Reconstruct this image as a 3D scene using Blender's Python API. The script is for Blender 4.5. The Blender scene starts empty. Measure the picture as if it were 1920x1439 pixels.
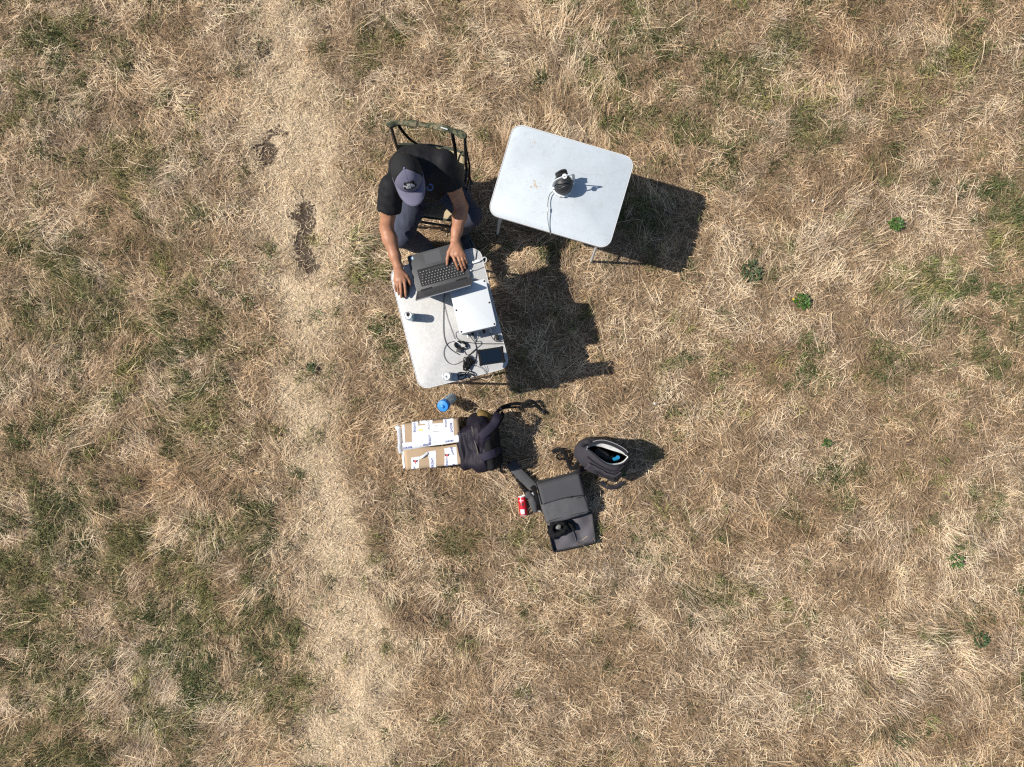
import bpy, bmesh, math, random
import numpy as np
from mathutils import Vector, Matrix, Euler

# ------------------------------------------------------------------ camera, sky, sun, exposure
scene = bpy.context.scene
R = math.radians
CAM_H = 5.2                      # flying camera looking straight down
FPX = 1333.0                     # focal length in photo pixels (1920 wide)
camd = bpy.data.cameras.new("camera")
camd.sensor_fit = 'HORIZONTAL'; camd.sensor_width = 36.0
camd.lens = 36.0 * FPX / 1920.0
camd.clip_start = 0.05; camd.clip_end = 1000.0
cam = bpy.data.objects.new("camera", camd)
cam.location = (0, 0, CAM_H); cam.rotation_euler = (0, 0, 0)
scene.collection.objects.link(cam)
scene.camera = cam

SUN_EL = 47.0                    # elevation, degrees
SUN_AZ = 175.5                   # direction towards the sun, counter-clockwise from +X
world = bpy.data.worlds.new("World"); scene.world = world
world.use_nodes = True
wn = world.node_tree.nodes; wl = world.node_tree.links
bgn = wn.get("Background") or wn.new("ShaderNodeBackground")
sky = wn.new("ShaderNodeTexSky"); sky.sky_type = 'NISHITA'; sky.sun_disc = False
sky.sun_elevation = R(SUN_EL); sky.sun_rotation = R(90.0 - SUN_AZ)
sky.air_density = 1.0; sky.dust_density = 0.6; sky.ozone_density = 1.0
wl.new(sky.outputs[0], bgn.inputs[0]); bgn.inputs[1].default_value = 0.08
sund = bpy.data.lights.new("sun", 'SUN'); sund.energy = 5.0; sund.angle = R(0.53)
sund.color = (1.0, 0.94, 0.85)
sun = bpy.data.objects.new("sun", sund)
sdir = Vector((math.cos(R(SUN_AZ))*math.cos(R(SUN_EL)), math.sin(R(SUN_AZ))*math.cos(R(SUN_EL)), math.sin(R(SUN_EL))))
sun.rotation_euler = sdir.to_track_quat('Z', 'Y').to_euler()
sun.location = sdir * 20
scene.collection.objects.link(sun)
scene.view_settings.view_transform = 'Standard'
try: scene.view_settings.look = 'None'
except Exception: pass
scene.view_settings.exposure = 0.64; scene.view_settings.gamma = 1.0
scene.view_settings.use_curve_mapping = False
scene.cycles.use_denoising = False
scene.cycles.pixel_filter_type = 'BLACKMAN_HARRIS'; scene.cycles.filter_width = 1.25
scene.cycles.max_bounces = 6; scene.cycles.diffuse_bounces = 3; scene.cycles.glossy_bounces = 3
scene.cycles.transmission_bounces = 6; scene.cycles.transparent_max_bounces = 6
scene.cycles.caustics_reflective = False; scene.cycles.caustics_refractive = False

# ------------------------------------------------------------------ helpers
COL = scene.collection
def P(px, py, z=0.0):            # photo pixel at a known height -> world point
    s = (CAM_H - z) / FPX
    return Vector(((px - 960.0) * s, (719.5 - py) * s, z))

def setp(o, label=None, cat=None, group=None, kind=None):
    if label: o["label"] = label
    if cat: o["category"] = cat
    if group: o["group"] = group
    if kind: o["kind"] = kind
    return o

def empty(name, loc, rz=0.0):
    o = bpy.data.objects.new(name, None); COL.objects.link(o)
    o.empty_display_size = 0.05
    o.location = loc; o.rotation_euler = (0, 0, rz)
    o.matrix_world = Matrix.Translation(Vector(loc)) @ Matrix.Rotation(rz, 4, 'Z')
    return o

def wm(o):                       # world matrix without waiting for the depsgraph
    m = Matrix.LocRotScale(o.location, o.rotation_euler, o.scale)
    return (wm(o.parent) @ m) if o.parent else m

def link_mesh(name, me, mat, parent=None, local=False, smooth=True):
    """me is in world space unless local; parented objects keep their world place."""
    o = bpy.data.objects.new(name, me); COL.objects.link(o)
    if mat is not None:
        me.materials.clear(); me.materials.append(mat)
    if smooth and len(me.polygons):
        me.polygons.foreach_set("use_smooth", np.ones(len(me.polygons), bool))
    if parent is not None:
        if not local: me.transform(wm(parent).inverted())
        o.parent = parent
    return o

def from_bm(name, bm, mat, parent=None, local=False, smooth=True, sharp=40):
    me = bpy.data.meshes.new(name)
    bmesh.ops.recalc_face_normals(bm, faces=bm.faces[:])
    if smooth:
        for e in bm.edges:
            if len(e.link_faces) == 2 and e.calc_face_angle(0) > R(sharp): e.smooth = False
    bm.to_mesh(me); bm.free()
    return link_mesh(name, me, mat, parent, local, smooth)

def pydata(name, verts, faces, mat, parent=None, local=False, smooth=True):
    me = bpy.data.meshes.new(name); me.from_pydata([tuple(v) for v in verts], [], faces); me.update()
    return link_mesh(name, me, mat, parent, local, smooth)

# ------------------------------------------------------------------ materials
MATS = {}
def mat(name, col, rough=0.6, spec=0.4, metal=0.0, noise=0.0, nscale=30.0, bump=0.0, bscale=200.0, emis=None, coat=0.0, weave=0.0, alpha_trans=0.0):
    if name in MATS: return MATS[name]
    m = bpy.data.materials.new(name); m.use_nodes = True
    nt = m.node_tree; N = nt.nodes; L = nt.links
    col = tuple(.86*c for c in col)
    b = N["Principled BSDF"]
    b.inputs["Base Color"].default_value = (*col, 1); b.inputs["Roughness"].default_value = rough
    b.inputs["Specular IOR Level"].default_value = spec; b.inputs["Metallic"].default_value = metal
    b.inputs["Coat Weight"].default_value = coat
    if alpha_trans < 0: b.inputs["Alpha"].default_value = -alpha_trans
    elif alpha_trans: b.inputs["Transmission Weight"].default_value = alpha_trans; b.inputs["IOR"].default_value = 1.33
    tc = N.new("ShaderNodeTexCoord")
    if noise > 0:
        n = N.new("ShaderNodeTexNoise"); n.inputs["Scale"].default_value = nscale; n.inputs["Detail"].default_value = 5
        L.new(tc.outputs["Object"], n.inputs["Vector"])
        r = N.new("ShaderNodeMapRange"); r.inputs[1].default_value = .25; r.inputs[2].default_value = .75
        r.inputs[3].default_value = 1 - noise; r.inputs[4].default_value = 1 + noise
        L.new(n.outputs["Fac"], r.inputs[0])
        mx = N.new("ShaderNodeVectorMath"); mx.operation = 'SCALE'; mx.inputs[0].default_value = col
        L.new(r.outputs[0], mx.inputs["Scale"]); L.new(mx.outputs[0], b.inputs["Base Color"])
    if bump > 0:
        n2 = N.new("ShaderNodeTexNoise"); n2.inputs["Scale"].default_value = bscale; n2.inputs["Detail"].default_value = 3
        L.new(tc.outputs["Object"], n2.inputs["Vector"])
        bp = N.new("ShaderNodeBump"); bp.inputs["Strength"].default_value = bump; bp.inputs["Distance"].default_value = 0.004
        L.new(n2.outputs["Fac"], bp.inputs["Height"]); L.new(bp.outputs[0], b.inputs["Normal"])
    MATS[name] = m
    return m

# ------------------------------------------------------------------ noise fields (numpy)
def make_lattice(seed):
    return np.random.RandomState(seed).rand(256, 256)
LAT = {}
def vnoise(x, y, scale, seed):
    if seed not in LAT: LAT[seed] = make_lattice(seed)
    A = LAT[seed]
    u = np.asarray(x) * scale + 1000.3; v = np.asarray(y) * scale + 1000.7
    i = np.floor(u).astype(int); j = np.floor(v).astype(int)
    f = u - i; g = v - j
    f = f*f*(3-2*f); g = g*g*(3-2*g)
    i0 = i & 255; j0 = j & 255; i1 = (i+1) & 255; j1 = (j+1) & 255
    return (A[i0,j0]*(1-f)+A[i1,j0]*f)*(1-g) + (A[i0,j1]*(1-f)+A[i1,j1]*f)*g
def fbm(x, y, scale, seed, oct=4, gain=0.55):
    t = 0; a = 1; s = 0
    for k in range(oct):
        t = t + a * vnoise(x, y, scale * 2.03**k, seed + k); s += a; a *= gain
    return t / s
def sstep(e0, e1, x):
    t = np.clip((x - e0) / (e1 - e0), 0, 1); return t*t*(3-2*t)
def to_px(x, y):                 # ground point -> photo pixel, used only to describe where the field's patches lie
    s = FPX / CAM_H
    return 960 + x*s, 719.5 - y*s
# ------------------------------------------------------------------ the field: ground sheet and dry grass
TRACK = np.array([(505,-400),(520,0),(540,200),(560,330),(570,450),(572,600),(580,760),(600,950),(640,1200),(660,1439),(690,1800)], float)
def track_mask(px, py):
    cx = np.interp(py, TRACK[:,1], TRACK[:,0])
    w = 68 + 18*np.sin(py/170.0)
    n = 110*(fbm(px, py, 1/70.0, 40, 4) - .5)
    m = 1 - sstep(.25, 1.55, np.abs(px - cx + n) / w)
    return m * (.48 + .52*sstep(.38, .58, fbm(px, py, 1/48.0, 44, 4)))
def blobs(px, py, lst, soft=.6):
    m = np.zeros_like(px)
    for (bx, by, rx, ry, a) in lst:
        d = np.sqrt(((px-bx)/rx)**2 + ((py-by)/ry)**2)
        d = d + 1.2*(fbm(px, py, 1/35.0, 50, 3) - .5) + .8*(fbm(px, py, 1/11.0, 55, 2) - .5)
        m = np.maximum(m, a*(1 - sstep(1-soft, 1+soft*.4, d)))
    return m
GREEN = [(60,130,70,110,1),(150,60,80,60,.8),(45,480,60,90,.8),(130,600,150,140,.75),(330,640,120,130,.7),(60,780,90,60,.7),(200,720,120,80,.6),
         (110,980,170,120,.9),(290,1050,90,120,1),(60,1150,80,150,.9),(420,1120,120,120,.7),(520,1250,90,110,.7),(330,1300,150,100,.8),(150,1300,120,90,.8),(90,1400,150,60,.6),
         (460,1000,90,70,.7),(380,780,70,90,.5),(240,300,80,70,.6),(390,420,90,60,.6),(330,560,60,50,.6),
         (1240,60,120,70,.6),(1330,110,90,90,.7),(1480,60,60,60,.7),(1240,250,110,70,.8),(1420,150,80,60,.7),(1640,190,90,60,.6),(1780,120,80,50,.6),
         (1380,300,90,50,.7),(1520,250,90,60,.6),(1760,560,110,80,.6),(1880,420,60,110,.6),(1860,620,80,90,.7),(1700,690,90,60,.6),(1180,400,70,60,.6),(1050,490,60,40,.6),
         (1270,1000,80,60,.3),(1350,1110,60,50,.5),(1600,900,90,50,.4),(870,990,80,50,.5),(980,1000,50,50,.5),(800,960,70,40,.4),(730,640,30,50,.6),(680,520,40,40,.5),
         (720,70,60,60,.4),(640,100,50,40,.4),(1520,700,60,50,.4),(1410,520,40,40,.6),(900,40,60,60,.4),(1130,150,70,50,.5)]
SOIL = [(570,440,29,70,1),(500,283,26,34,.8),(497,85,20,30,.6),(578,605,26,18,.7),(575,690,18,10,.7),(610,45,40,22,.5),(520,250,40,14,.6)]
BROWNSTRAW = [(300,60,130,60,.8),(110,360,90,60,.6),(250,470,100,60,.5),(700,320,60,60,.5),(1000,1000,60,60,.6),(880,1030,60,40,.6),(1320,480,40,70,.7),(1250,950,60,60,.4),  # patches where the straw turns browner
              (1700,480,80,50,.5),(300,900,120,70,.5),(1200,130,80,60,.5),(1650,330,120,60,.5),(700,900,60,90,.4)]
PALE = [(1700,1250,200,120,.7),(1350,1250,160,120,.6),(230,1240,100,80,.8),(60,990,60,60,.8),(330,1140,90,60,.6),(1770,360,90,60,.7),(1820,1080,120,120,.5),(1560,1330,200,60,.6),(20,720,60,60,.6),(350,320,120,90,.4)]

def ground_h(x, y):
    px, py = to_px(x, y)
    near = np.exp(-((x-.1)**2 + (y-.2)**2) / (2*1.25**2))
    h = .075*(fbm(x, y, 1.5, 1, 3)-.5) + .055*(fbm(x, y, 5.0, 5, 3)-.5)
    h = h * (1 - .75*near)
    h = h - .022*blobs(px, py, SOIL) - .012*track_mask(px, py)
    return h - .004

def build_ground():
    def axis(lo, hi, step, far):
        c = np.arange(lo, hi+1e-6, step)
        o = []; d = step; p = hi
        while p < far: d *= 1.35; p += d; o.append(p)
        o = np.array(o); a = np.array(-o[::-1]) + (lo + hi)
        return np.concatenate([a, c, o])
    xs = axis(-5.6, 5.6, .034, 160); ys = axis(-4.6, 4.6, .034, 160)
    X, Y = np.meshgrid(xs, ys, indexing='ij')
    Z = ground_h(X, Y)
    nx, ny = X.shape
    v = np.stack([X, Y, Z], -1).reshape(-1, 3)
    idx = np.arange(nx*ny).reshape(nx, ny)
    f = np.stack([idx[:-1,:-1], idx[1:,:-1], idx[1:,1:], idx[:-1,1:]], -1).reshape(-1, 4)
    me = bpy.data.meshes.new("field_ground")
    me.vertices.add(len(v)); me.vertices.foreach_set("co", v.ravel())
    me.loops.add(f.size); me.loops.foreach_set("vertex_index", f.ravel())
    me.polygons.add(len(f)); me.polygons.foreach_set("loop_start", np.arange(0, f.size, 4)); 
    me.update(calc_edges=True)
    px, py = to_px(X, Y)
    soil = blobs(px, py, SOIL).ravel(); tr = track_mask(px, py).ravel()
    gr = green_field(px, py).ravel()
    a = me.attributes.new("cover", 'FLOAT_COLOR', 'POINT')
    a.data.foreach_set("color", np.stack([soil, tr, gr, np.ones_like(gr)], -1).astype(np.float32).ravel())
    m = bpy.data.materials.new("thatch_soil"); m.use_nodes = True
    nt = m.node_tree; N = nt.nodes; L = nt.links; b = N["Principled BSDF"]
    b.inputs["Roughness"].default_value = .9; b.inputs["Specular IOR Level"].default_value = .15
    tc = N.new("ShaderNodeTexCoord")
    at = N.new("ShaderNodeAttribute"); at.attribute_name = "cover"
    sp = N.new("ShaderNodeSeparateColor"); L.new(at.outputs["Color"], sp.inputs[0])
    def noise(sc, det=6, rough=.65):
        n = N.new("ShaderNodeTexNoise"); n.inputs["Scale"].default_value = sc; n.inputs["Detail"].default_value = det; n.inputs["Roughness"].default_value = rough
        L.new(tc.outputs["Object"], n.inputs["Vector"]); return n
    n1 = noise(70); n2 = noise(9, 4)
    cr = N.new("ShaderNodeValToRGB"); e = cr.color_ramp.elements
    e[0].position = .30; e[0].color = (.055, .038, .024, 1); e[1].position = .74; e[1].color = (.44, .325, .20, 1)
    k = e.new(.52); k.color = (.165, .115, .068, 1)
    L.new(n1.outputs["Fac"], cr.inputs[0])
    def mix(fac, c1, c2):
        x = N.new("ShaderNodeMix"); x.data_type = 'RGBA'
        for s, val in ((0, fac), (6, c1), (7, c2)):
            if hasattr(val, "links"): L.new(val, x.inputs[s])
            else: x.inputs[s].default_value = val
        return x.outputs[2]
    crt = N.new("ShaderNodeValToRGB"); e = crt.color_ramp.elements
    e[0].position = .32; e[0].color = (.20, .148, .098, 1); e[1].position = .68; e[1].color = (.60, .475, .325, 1)
    L.new(n1.outputs["Fac"], crt.inputs[0])
    c = mix(sp.outputs[1], cr.outputs[0], crt.outputs[0])
    crs = N.new("ShaderNodeValToRGB"); e = crs.color_ramp.elements
    e[0].position = .35; e[0].color = (.030, .021, .015, 1); e[1].position = .72; e[1].color = (.105, .078, .056, 1)
    L.new(n1.outputs["Fac"], crs.inputs[0])
    n3 = noise(38, 5)
    ad = N.new("ShaderNodeMath"); ad.operation = 'MULTIPLY_ADD'; ad.inputs[1].default_value = 2.2; L.new(n3.outputs["Fac"], ad.inputs[0]); L.new(sp.outputs[0], ad.inputs[2])
    mr = N.new("ShaderNodeMapRange"); mr.inputs[1].default_value = 1.45; mr.inputs[2].default_value = 1.75; L.new(ad.outputs[0], mr.inputs[0])
    mg = N.new("ShaderNodeMath"); mg.operation = 'MULTIPLY'; mg.use_clamp = True
    m4 = N.new("ShaderNodeMapRange"); m4.inputs[1].default_value = .05; m4.inputs[2].default_value = .3; L.new(sp.outputs[0], m4.inputs[0])
    L.new(mr.outputs[0], mg.inputs[0]); L.new(m4.outputs[0], mg.inputs[1])
    c = mix(mg.outputs[0], c, crs.outputs[0])
    L.new(c, b.inputs["Base Color"])
    bp = N.new("ShaderNodeBump"); bp.inputs["Strength"].default_value = .8; bp.inputs["Distance"].default_value = .012
    L.new(n1.outputs["Fac"], bp.inputs["Height"]); L.new(bp.outputs[0], b.inputs["Normal"])
    o = link_mesh("field_ground", me, m)
    setp(o, kind="structure", label="trampled dry soil and thatch of the mown field", cat="ground")
    return o

def green_field(px, py):
    g = blobs(px, py, GREEN, .8)
    n = fbm(px, py, 1/55.0, 60, 4)
    out = (px < 0) | (px > 1920) | (py < 0) | (py > 1439)
    g = np.where(out, .45, g)
    patch = sstep(.37, .50, n)
    base = .30*sstep(.60, .72, fbm(px, py, 1/40.0, 66, 3))*np.where(px < 700, 1.3, .9)
    return np.clip(g*patch*1.25 + base, 0, 1) * (1 - .8*track_mask(px, py))

# ---- blades: every blade is a bent, tapering ribbon; all of them together are one mesh
def grass_material():
    m = bpy.data.materials.new("grass_blades"); m.use_nodes = True
    nt = m.node_tree; N = nt.nodes; L = nt.links; b = N["Principled BSDF"]; out = N["Material Output"]
    b.inputs["Roughness"].default_value = .6; b.inputs["Specular IOR Level"].default_value = .15
    a2 = N.new("ShaderNodeAttribute"); a2.attribute_type = 'GEOMETRY'; a2.attribute_name = "bladetint"
    L.new(a2.outputs["Color"], b.inputs["Base Color"])
    tr = N.new("ShaderNodeBsdfTranslucent"); L.new(a2.outputs["Color"], tr.inputs[0])
    ms = N.new("ShaderNodeMixShader"); ms.inputs[0].default_value = .18
    L.new(b.outputs[0], ms.inputs[1]); L.new(tr.outputs[0], ms.inputs[2]); L.new(ms.outputs[0], out.inputs[0])
    return m

class Blades:
    def __init__(self, seed): self.rs = np.random.RandomState(seed); self.V = []; self.C = []; self.F4 = []; self.F3 = []; self.n = 0
    def add(self, x, y, z, ang, el, L, w, col, droop, curve, k):
        """arrays of n blades, k points each (k=3 or 4)"""
        rs = self.rs; n = len(x)
        if n == 0: return
        p = np.stack([x, y, z], -1); pts = [p]
        a = ang.copy(); e = el.copy()
        for j in range(k-1):
            st = (L/(k-1))[:, None]
            p = p + st*np.stack([np.cos(a)*np.cos(e), np.sin(a)*np.cos(e), np.sin(e)], -1)
            p[:, 2] = np.maximum(p[:, 2], z*0 + np.minimum(z, z) + .001)
            pts.append(p.copy()); a = a + curve/(k-1); e = e - droop/(k-1)
        pts = np.stack(pts, 1)                      # n,k,3
        d = np.gradient(pts, axis=1)
        up = np.zeros((n, 3)); up[:, 2] = 1; up += rs.randn(n, 3)*.45
        side = np.cross(d, up[:, None, :]); side /= np.linalg.norm(side, axis=2, keepdims=True) + 1e-9
        t = np.linspace(0, 1, k)[None, :-1, None]
        hw = (w[:, None, None]*.5)*(1 - .75*t**2)
        l = pts[:, :-1] - side[:, :-1]*hw; r = pts[:, :-1] + side[:, :-1]*hw
        v = np.empty((n, 2*(k-1)+1, 3)); v[:, 0:-1:2] = l; v[:, 1:-1:2] = r; v[:, -1] = pts[:, -1]
        m = v.shape[1]
        base = self.n + np.arange(n)*m
        for j in range(k-2):
            self.F4.append(np.stack([base+2*j, base+2*j+1, base+2*j+3, base+2*j+2], -1))
        self.F3.append(np.stack([base+2*(k-2), base+2*(k-2)+1, base+m-1], -1))
        self.V.append(v.reshape(-1, 3)); self.C.append(np.repeat(col, m, 0)); self.n += n*m
    def build(self, name, material):
        V = np.concatenate(self.V); C = np.concatenate(self.C); F4 = np.concatenate(self.F4); F3 = np.concatenate(self.F3)
        print("GRASS tris", len(F4)*2+len(F3))
        me = bpy.data.meshes.new(name)
        me.vertices.add(len(V)); me.vertices.foreach_set("co", V.astype(np.float32).ravel())
        lv = np.concatenate([F4.ravel(), F3.ravel()]); me.loops.add(len(lv)); me.loops.foreach_set("vertex_index", lv.astype(np.int32))
        ls = np.concatenate([np.arange(len(F4))*4, len(F4)*4 + np.arange(len(F3))*3])
        me.polygons.add(len(ls)); me.polygons.foreach_set("loop_start", ls.astype(np.int32))
        me.update(calc_edges=True)
        a = me.attributes.new("bladetint", 'FLOAT_COLOR', 'POINT')
        a.data.foreach_set("color", np.concatenate([np.clip(C, .008, (.80, .66, .46)), np.ones((len(C), 1))], 1).astype(np.float32).ravel())
        return link_mesh(name, me, material)

GREY_G = 1.0
def build_grass():
    gm = grass_material(); B = Blades(11); rs = B.rs
    PALEC = np.array((.82, .635, .43)); MID = np.array((.62, .435, .265)); BRN = np.array((.38, .25, .14)); GREY = np.array((.66, .55, .43))
    GRN = np.array((.080, .105, .038)); YGR = np.array((.30, .275, .10)); OLV = np.array((.165, .165, .07)); TRK = np.array((.86, .69, .465)); DRK = np.array((.125, .080, .046))
    def sample(n):
        x = rs.uniform(-5.0, 5.0, n); y = rs.uniform(-4.1, 4.1, n)
        inside = (np.abs(x) < 4.0) & (np.abs(y) < 3.05)
        keep = (inside | (rs.rand(n) < .4)) & ~inside_things(x, y)
        return x[keep], y[keep]
    def flow(x, y):              # the way the mown grass lies
        return 2.4*math.pi*fbm(x, y, .5, 80, 2) + 1.3*(fbm(x, y, 2.0, 84, 2)-.5)*math.pi - 1.0
    def mixc(a, b, t): return a*(1-t[:, None]) + b*t[:, None]
    def drycol(x, y):
        n = len(x); px, py = to_px(x, y)
        t1 = sstep(.35, .65, fbm(x, y, 1.6, 90, 4)); t2 = sstep(.42, .64, fbm(x, y, 2.6, 95, 4)); t3 = sstep(.46, .66, fbm(x, y, 3.4, 99, 4))
        pale = blobs(px, py, PALE, .8); brn = blobs(px, py, BROWNSTRAW, .8)
        c = mixc(np.repeat(MID[None], n, 0), PALEC, np.clip(.25+.55*t1 + .7*pale, 0, 1))
        c = mixc(c, GREY, np.clip(.6*t3 + .35*pale, 0, 1)*.8)
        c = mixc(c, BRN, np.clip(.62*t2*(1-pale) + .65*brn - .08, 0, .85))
        t4 = fbm(x, y, 9.0, 170, 3); t5 = fbm(x, y, 22.0, 175, 2)
        dk = np.clip(sstep(.56, .40, t4)*.55 + sstep(.50, .32, t5)*.35, 0, .8)
        hi = sstep(.56, .72, t4)*.25
        return mixc(c, DRK, dk)*(1+hi[:, None])
    def jit(c, s=.30, warm=.07):
        n = len(c); v = np.exp(rs.randn(n)*s - s*s*.4); w = rs.randn(n)*warm
        return c * np.stack([v*(1+w*.5), v, v*(1-w)], -1)
    def rep(m, *arrs): return [np.repeat(a, m, 0) for a in arrs]
    def disc(n, r):
        a = rs.rand(n)*2*np.pi; q = r*np.sqrt(rs.rand(n)); return q*np.cos(a), q*np.sin(a)
    def maps(x, y):
        px, py = to_px(x, y); return track_mask(px, py), blobs(px, py, SOIL), green_field(px, py)
    # 1 short litter, everywhere
    x, y = sample(380000); tr, so, g = maps(x, y)
    keep = (rs.rand(len(x)) > so*.80); x, y, tr, g = x[keep], y[keep], tr[keep], g[keep]; n = len(x)
    c = mixc(mixc(drycol(x, y), TRK, tr*.8), OLV, np.clip(g*.65, 0, 1))
    L = rs.uniform(.025, .085, n)*(1-.45*tr)
    B.add(x, y, ground_h(x, y) + rs.rand(n)**1.6*.018*(1-.5*tr), rs.uniform(0, 6.28, n), rs.randn(n)*.22+.12, L, rs.uniform(.0016, .0036, n), jit(c, .48), rs.randn(n)*.25+.1, rs.randn(n)*.35, 3)
    # 2 trodden mat on the track
    x, y = sample(330000); tr, so, g = maps(x, y)
    keep = (rs.rand(len(x)) < tr*1.2) & (rs.rand(len(x)) > so*.85); x, y = x[keep], y[keep]; n = len(x)
    c = mixc(np.repeat(TRK[None], n, 0), MID, sstep(.42, .62, fbm(x, y, 5, 120, 3))*.85); c = mixc(c, DRK, sstep(.52, .36, fbm(x, y, 16, 124, 2))*.55); c = mixc(c, OLV, sstep(.60, .70, fbm(x, y, 7, 128, 3))*.7)
    B.add(x, y, ground_h(x, y) + rs.rand(n)*.010, rs.uniform(0, 6.28, n), rs.randn(n)*.25+.15, rs.uniform(.02, .062, n), rs.uniform(.0014, .0030, n), jit(c, .48), rs.randn(n)*.25, rs.randn(n)*.5, 3)
    # 3 loose long straw in small sheaves
    x, y = sample(11500); tr, so, g = maps(x, y)
    keep = (rs.rand(len(x)) > tr*1.6) & (rs.rand(len(x)) > so) & (rs.rand(len(x)) > g*.8); x, y = x[keep], y[keep]
    c = drycol(x, y)*np.exp(rs.randn(len(x))*.16)[:, None]; a = rs.uniform(0, 6.28, len(x))
    m = 7; x, y, c, a = rep(m, x, y, c, a); n = len(x); dx, dy = disc(n, .07); x = x+dx; y = y+dy
    B.add(x, y, ground_h(x, y) + rs.rand(n)**1.5*.03, a + rs.randn(n)*.8, rs.randn(n)*.15+.15, rs.uniform(.04, .11, n), rs.uniform(.0016, .0032, n), jit(c*1.04, .34), rs.uniform(.1, .5, n), rs.randn(n)*.30, 4)
    # 4 laid swathes, combed along the lie
    x, y = sample(17000); tr, so, g = maps(x, y)
    dens = sstep(.42, .60, fbm(x, y, 1.2, 130, 3))*np.clip(1-tr*1.8, 0, 1)*(1-so)
    keep = rs.rand(len(x)) < (dens*.80 + .05*(1-tr))*(1-.6*g); x, y, g = x[keep], y[keep], g[keep]
    c = mixc(drycol(x, y)*1.04, YGR, np.clip(g*.9*rs.rand(len(x)), 0, 1))*np.exp(rs.randn(len(x))*.2 + .5*(fbm(x, y, 4.0, 190, 2)-.5))[:, None]
    a = flow(x, y) + rs.randn(len(x))*.3; h = rs.uniform(.5, 1.25, len(x))
    m = 13; x, y, c, a, h = rep(m, x, y, c, a, h); n = len(x); dx, dy = disc(n, .05)
    x = x+dx; y = y+dy
    B.add(x, y, ground_h(x, y) + .002, a + rs.randn(n)*.22, rs.uniform(.3, .85, n), rs.uniform(.055, .16, n)*h, rs.uniform(.0016, .0032, n), jit(c, .32), rs.uniform(.7, 1.3, n), rs.randn(n)*.22, 4)
    # 5 dry tufts
    x, y = sample(2300); tr, so, g = maps(x, y)
    keep = (rs.rand(len(x)) > tr*1.5) & (rs.rand(len(x)) > so) & (rs.rand(len(x)) > g*.7); x, y = x[keep], y[keep]
    c = drycol(x, y)*np.exp(rs.randn(len(x))*.2)[:, None]; h = rs.uniform(.5, 1.3, len(x))
    m = 28; x, y, c, h = rep(m, x, y, c, h); n = len(x); dx, dy = disc(n, .03); x = x+dx; y = y+dy
    B.add(x, y, ground_h(x, y), rs.uniform(0, 6.28, n), rs.uniform(.35, 1.35, n), rs.uniform(.04, .11, n)*h, rs.uniform(.0016, .0032, n), jit(c, .38), rs.uniform(.5, 1.4, n), rs.randn(n)*.3, 4)
    # 6 green grass
    x, y = sample(27000); tr, so, g = maps(x, y)
    keep = rs.rand(len(x)) < g*1.8; x, y = x[keep], y[keep]
    t = sstep(.35, .65, fbm(x, y, 4.5, 150, 3))
    c = mixc(mixc(np.repeat(GRN[None], len(x), 0), OLV, t), YGR, sstep(.48, .72, fbm(x, y, 3.0, 155, 3))*rs.rand(len(x)))*np.exp(rs.randn(len(x))*.22)[:, None]
    a = flow(x, y); h = rs.uniform(.55, 1.3, len(x))
    m = 22; x, y, c, a, h = rep(m, x, y, c, a, h); n = len(x); dx, dy = disc(n, .045); x = x+dx; y = y+dy
    a = np.where(rs.rand(n) < .5, a + rs.randn(n)*.6, rs.uniform(0, 6.28, n))
    B.add(x, y, ground_h(x, y), a, rs.uniform(.4, 1.3, n), rs.uniform(.035, .095, n)*h, rs.uniform(.0026, .0052, n), jit(c, .25, .05), rs.uniform(.3, 1.2, n), rs.randn(n)*.3, 3)
    # 7 single pale stalks lying on top
    x, y = sample(5500); tr, so, g = maps(x, y); keep = rs.rand(len(x)) > tr*1.6; x, y = x[keep], y[keep]; n = len(x)
    B.add(x, y, ground_h(x, y) + .012 + rs.rand(n)*.03, np.where(rs.rand(n) < .5, flow(x, y)+rs.randn(n)*.5, rs.uniform(0, 6.28, n)), rs.randn(n)*.06+.08, rs.uniform(.08, .28, n)*rs.uniform(.5, 1, n), rs.uniform(.0020, .0038, n), jit(drycol(x, y)*1.25, .2), rs.uniform(0, .3, n), rs.randn(n)*.16, 4)
    o = B.build("dry_grass", gm)
    setp(o, label="short dry straw coloured grass with green patches covering the field", cat="grass", kind="stuff")
    return o

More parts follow.
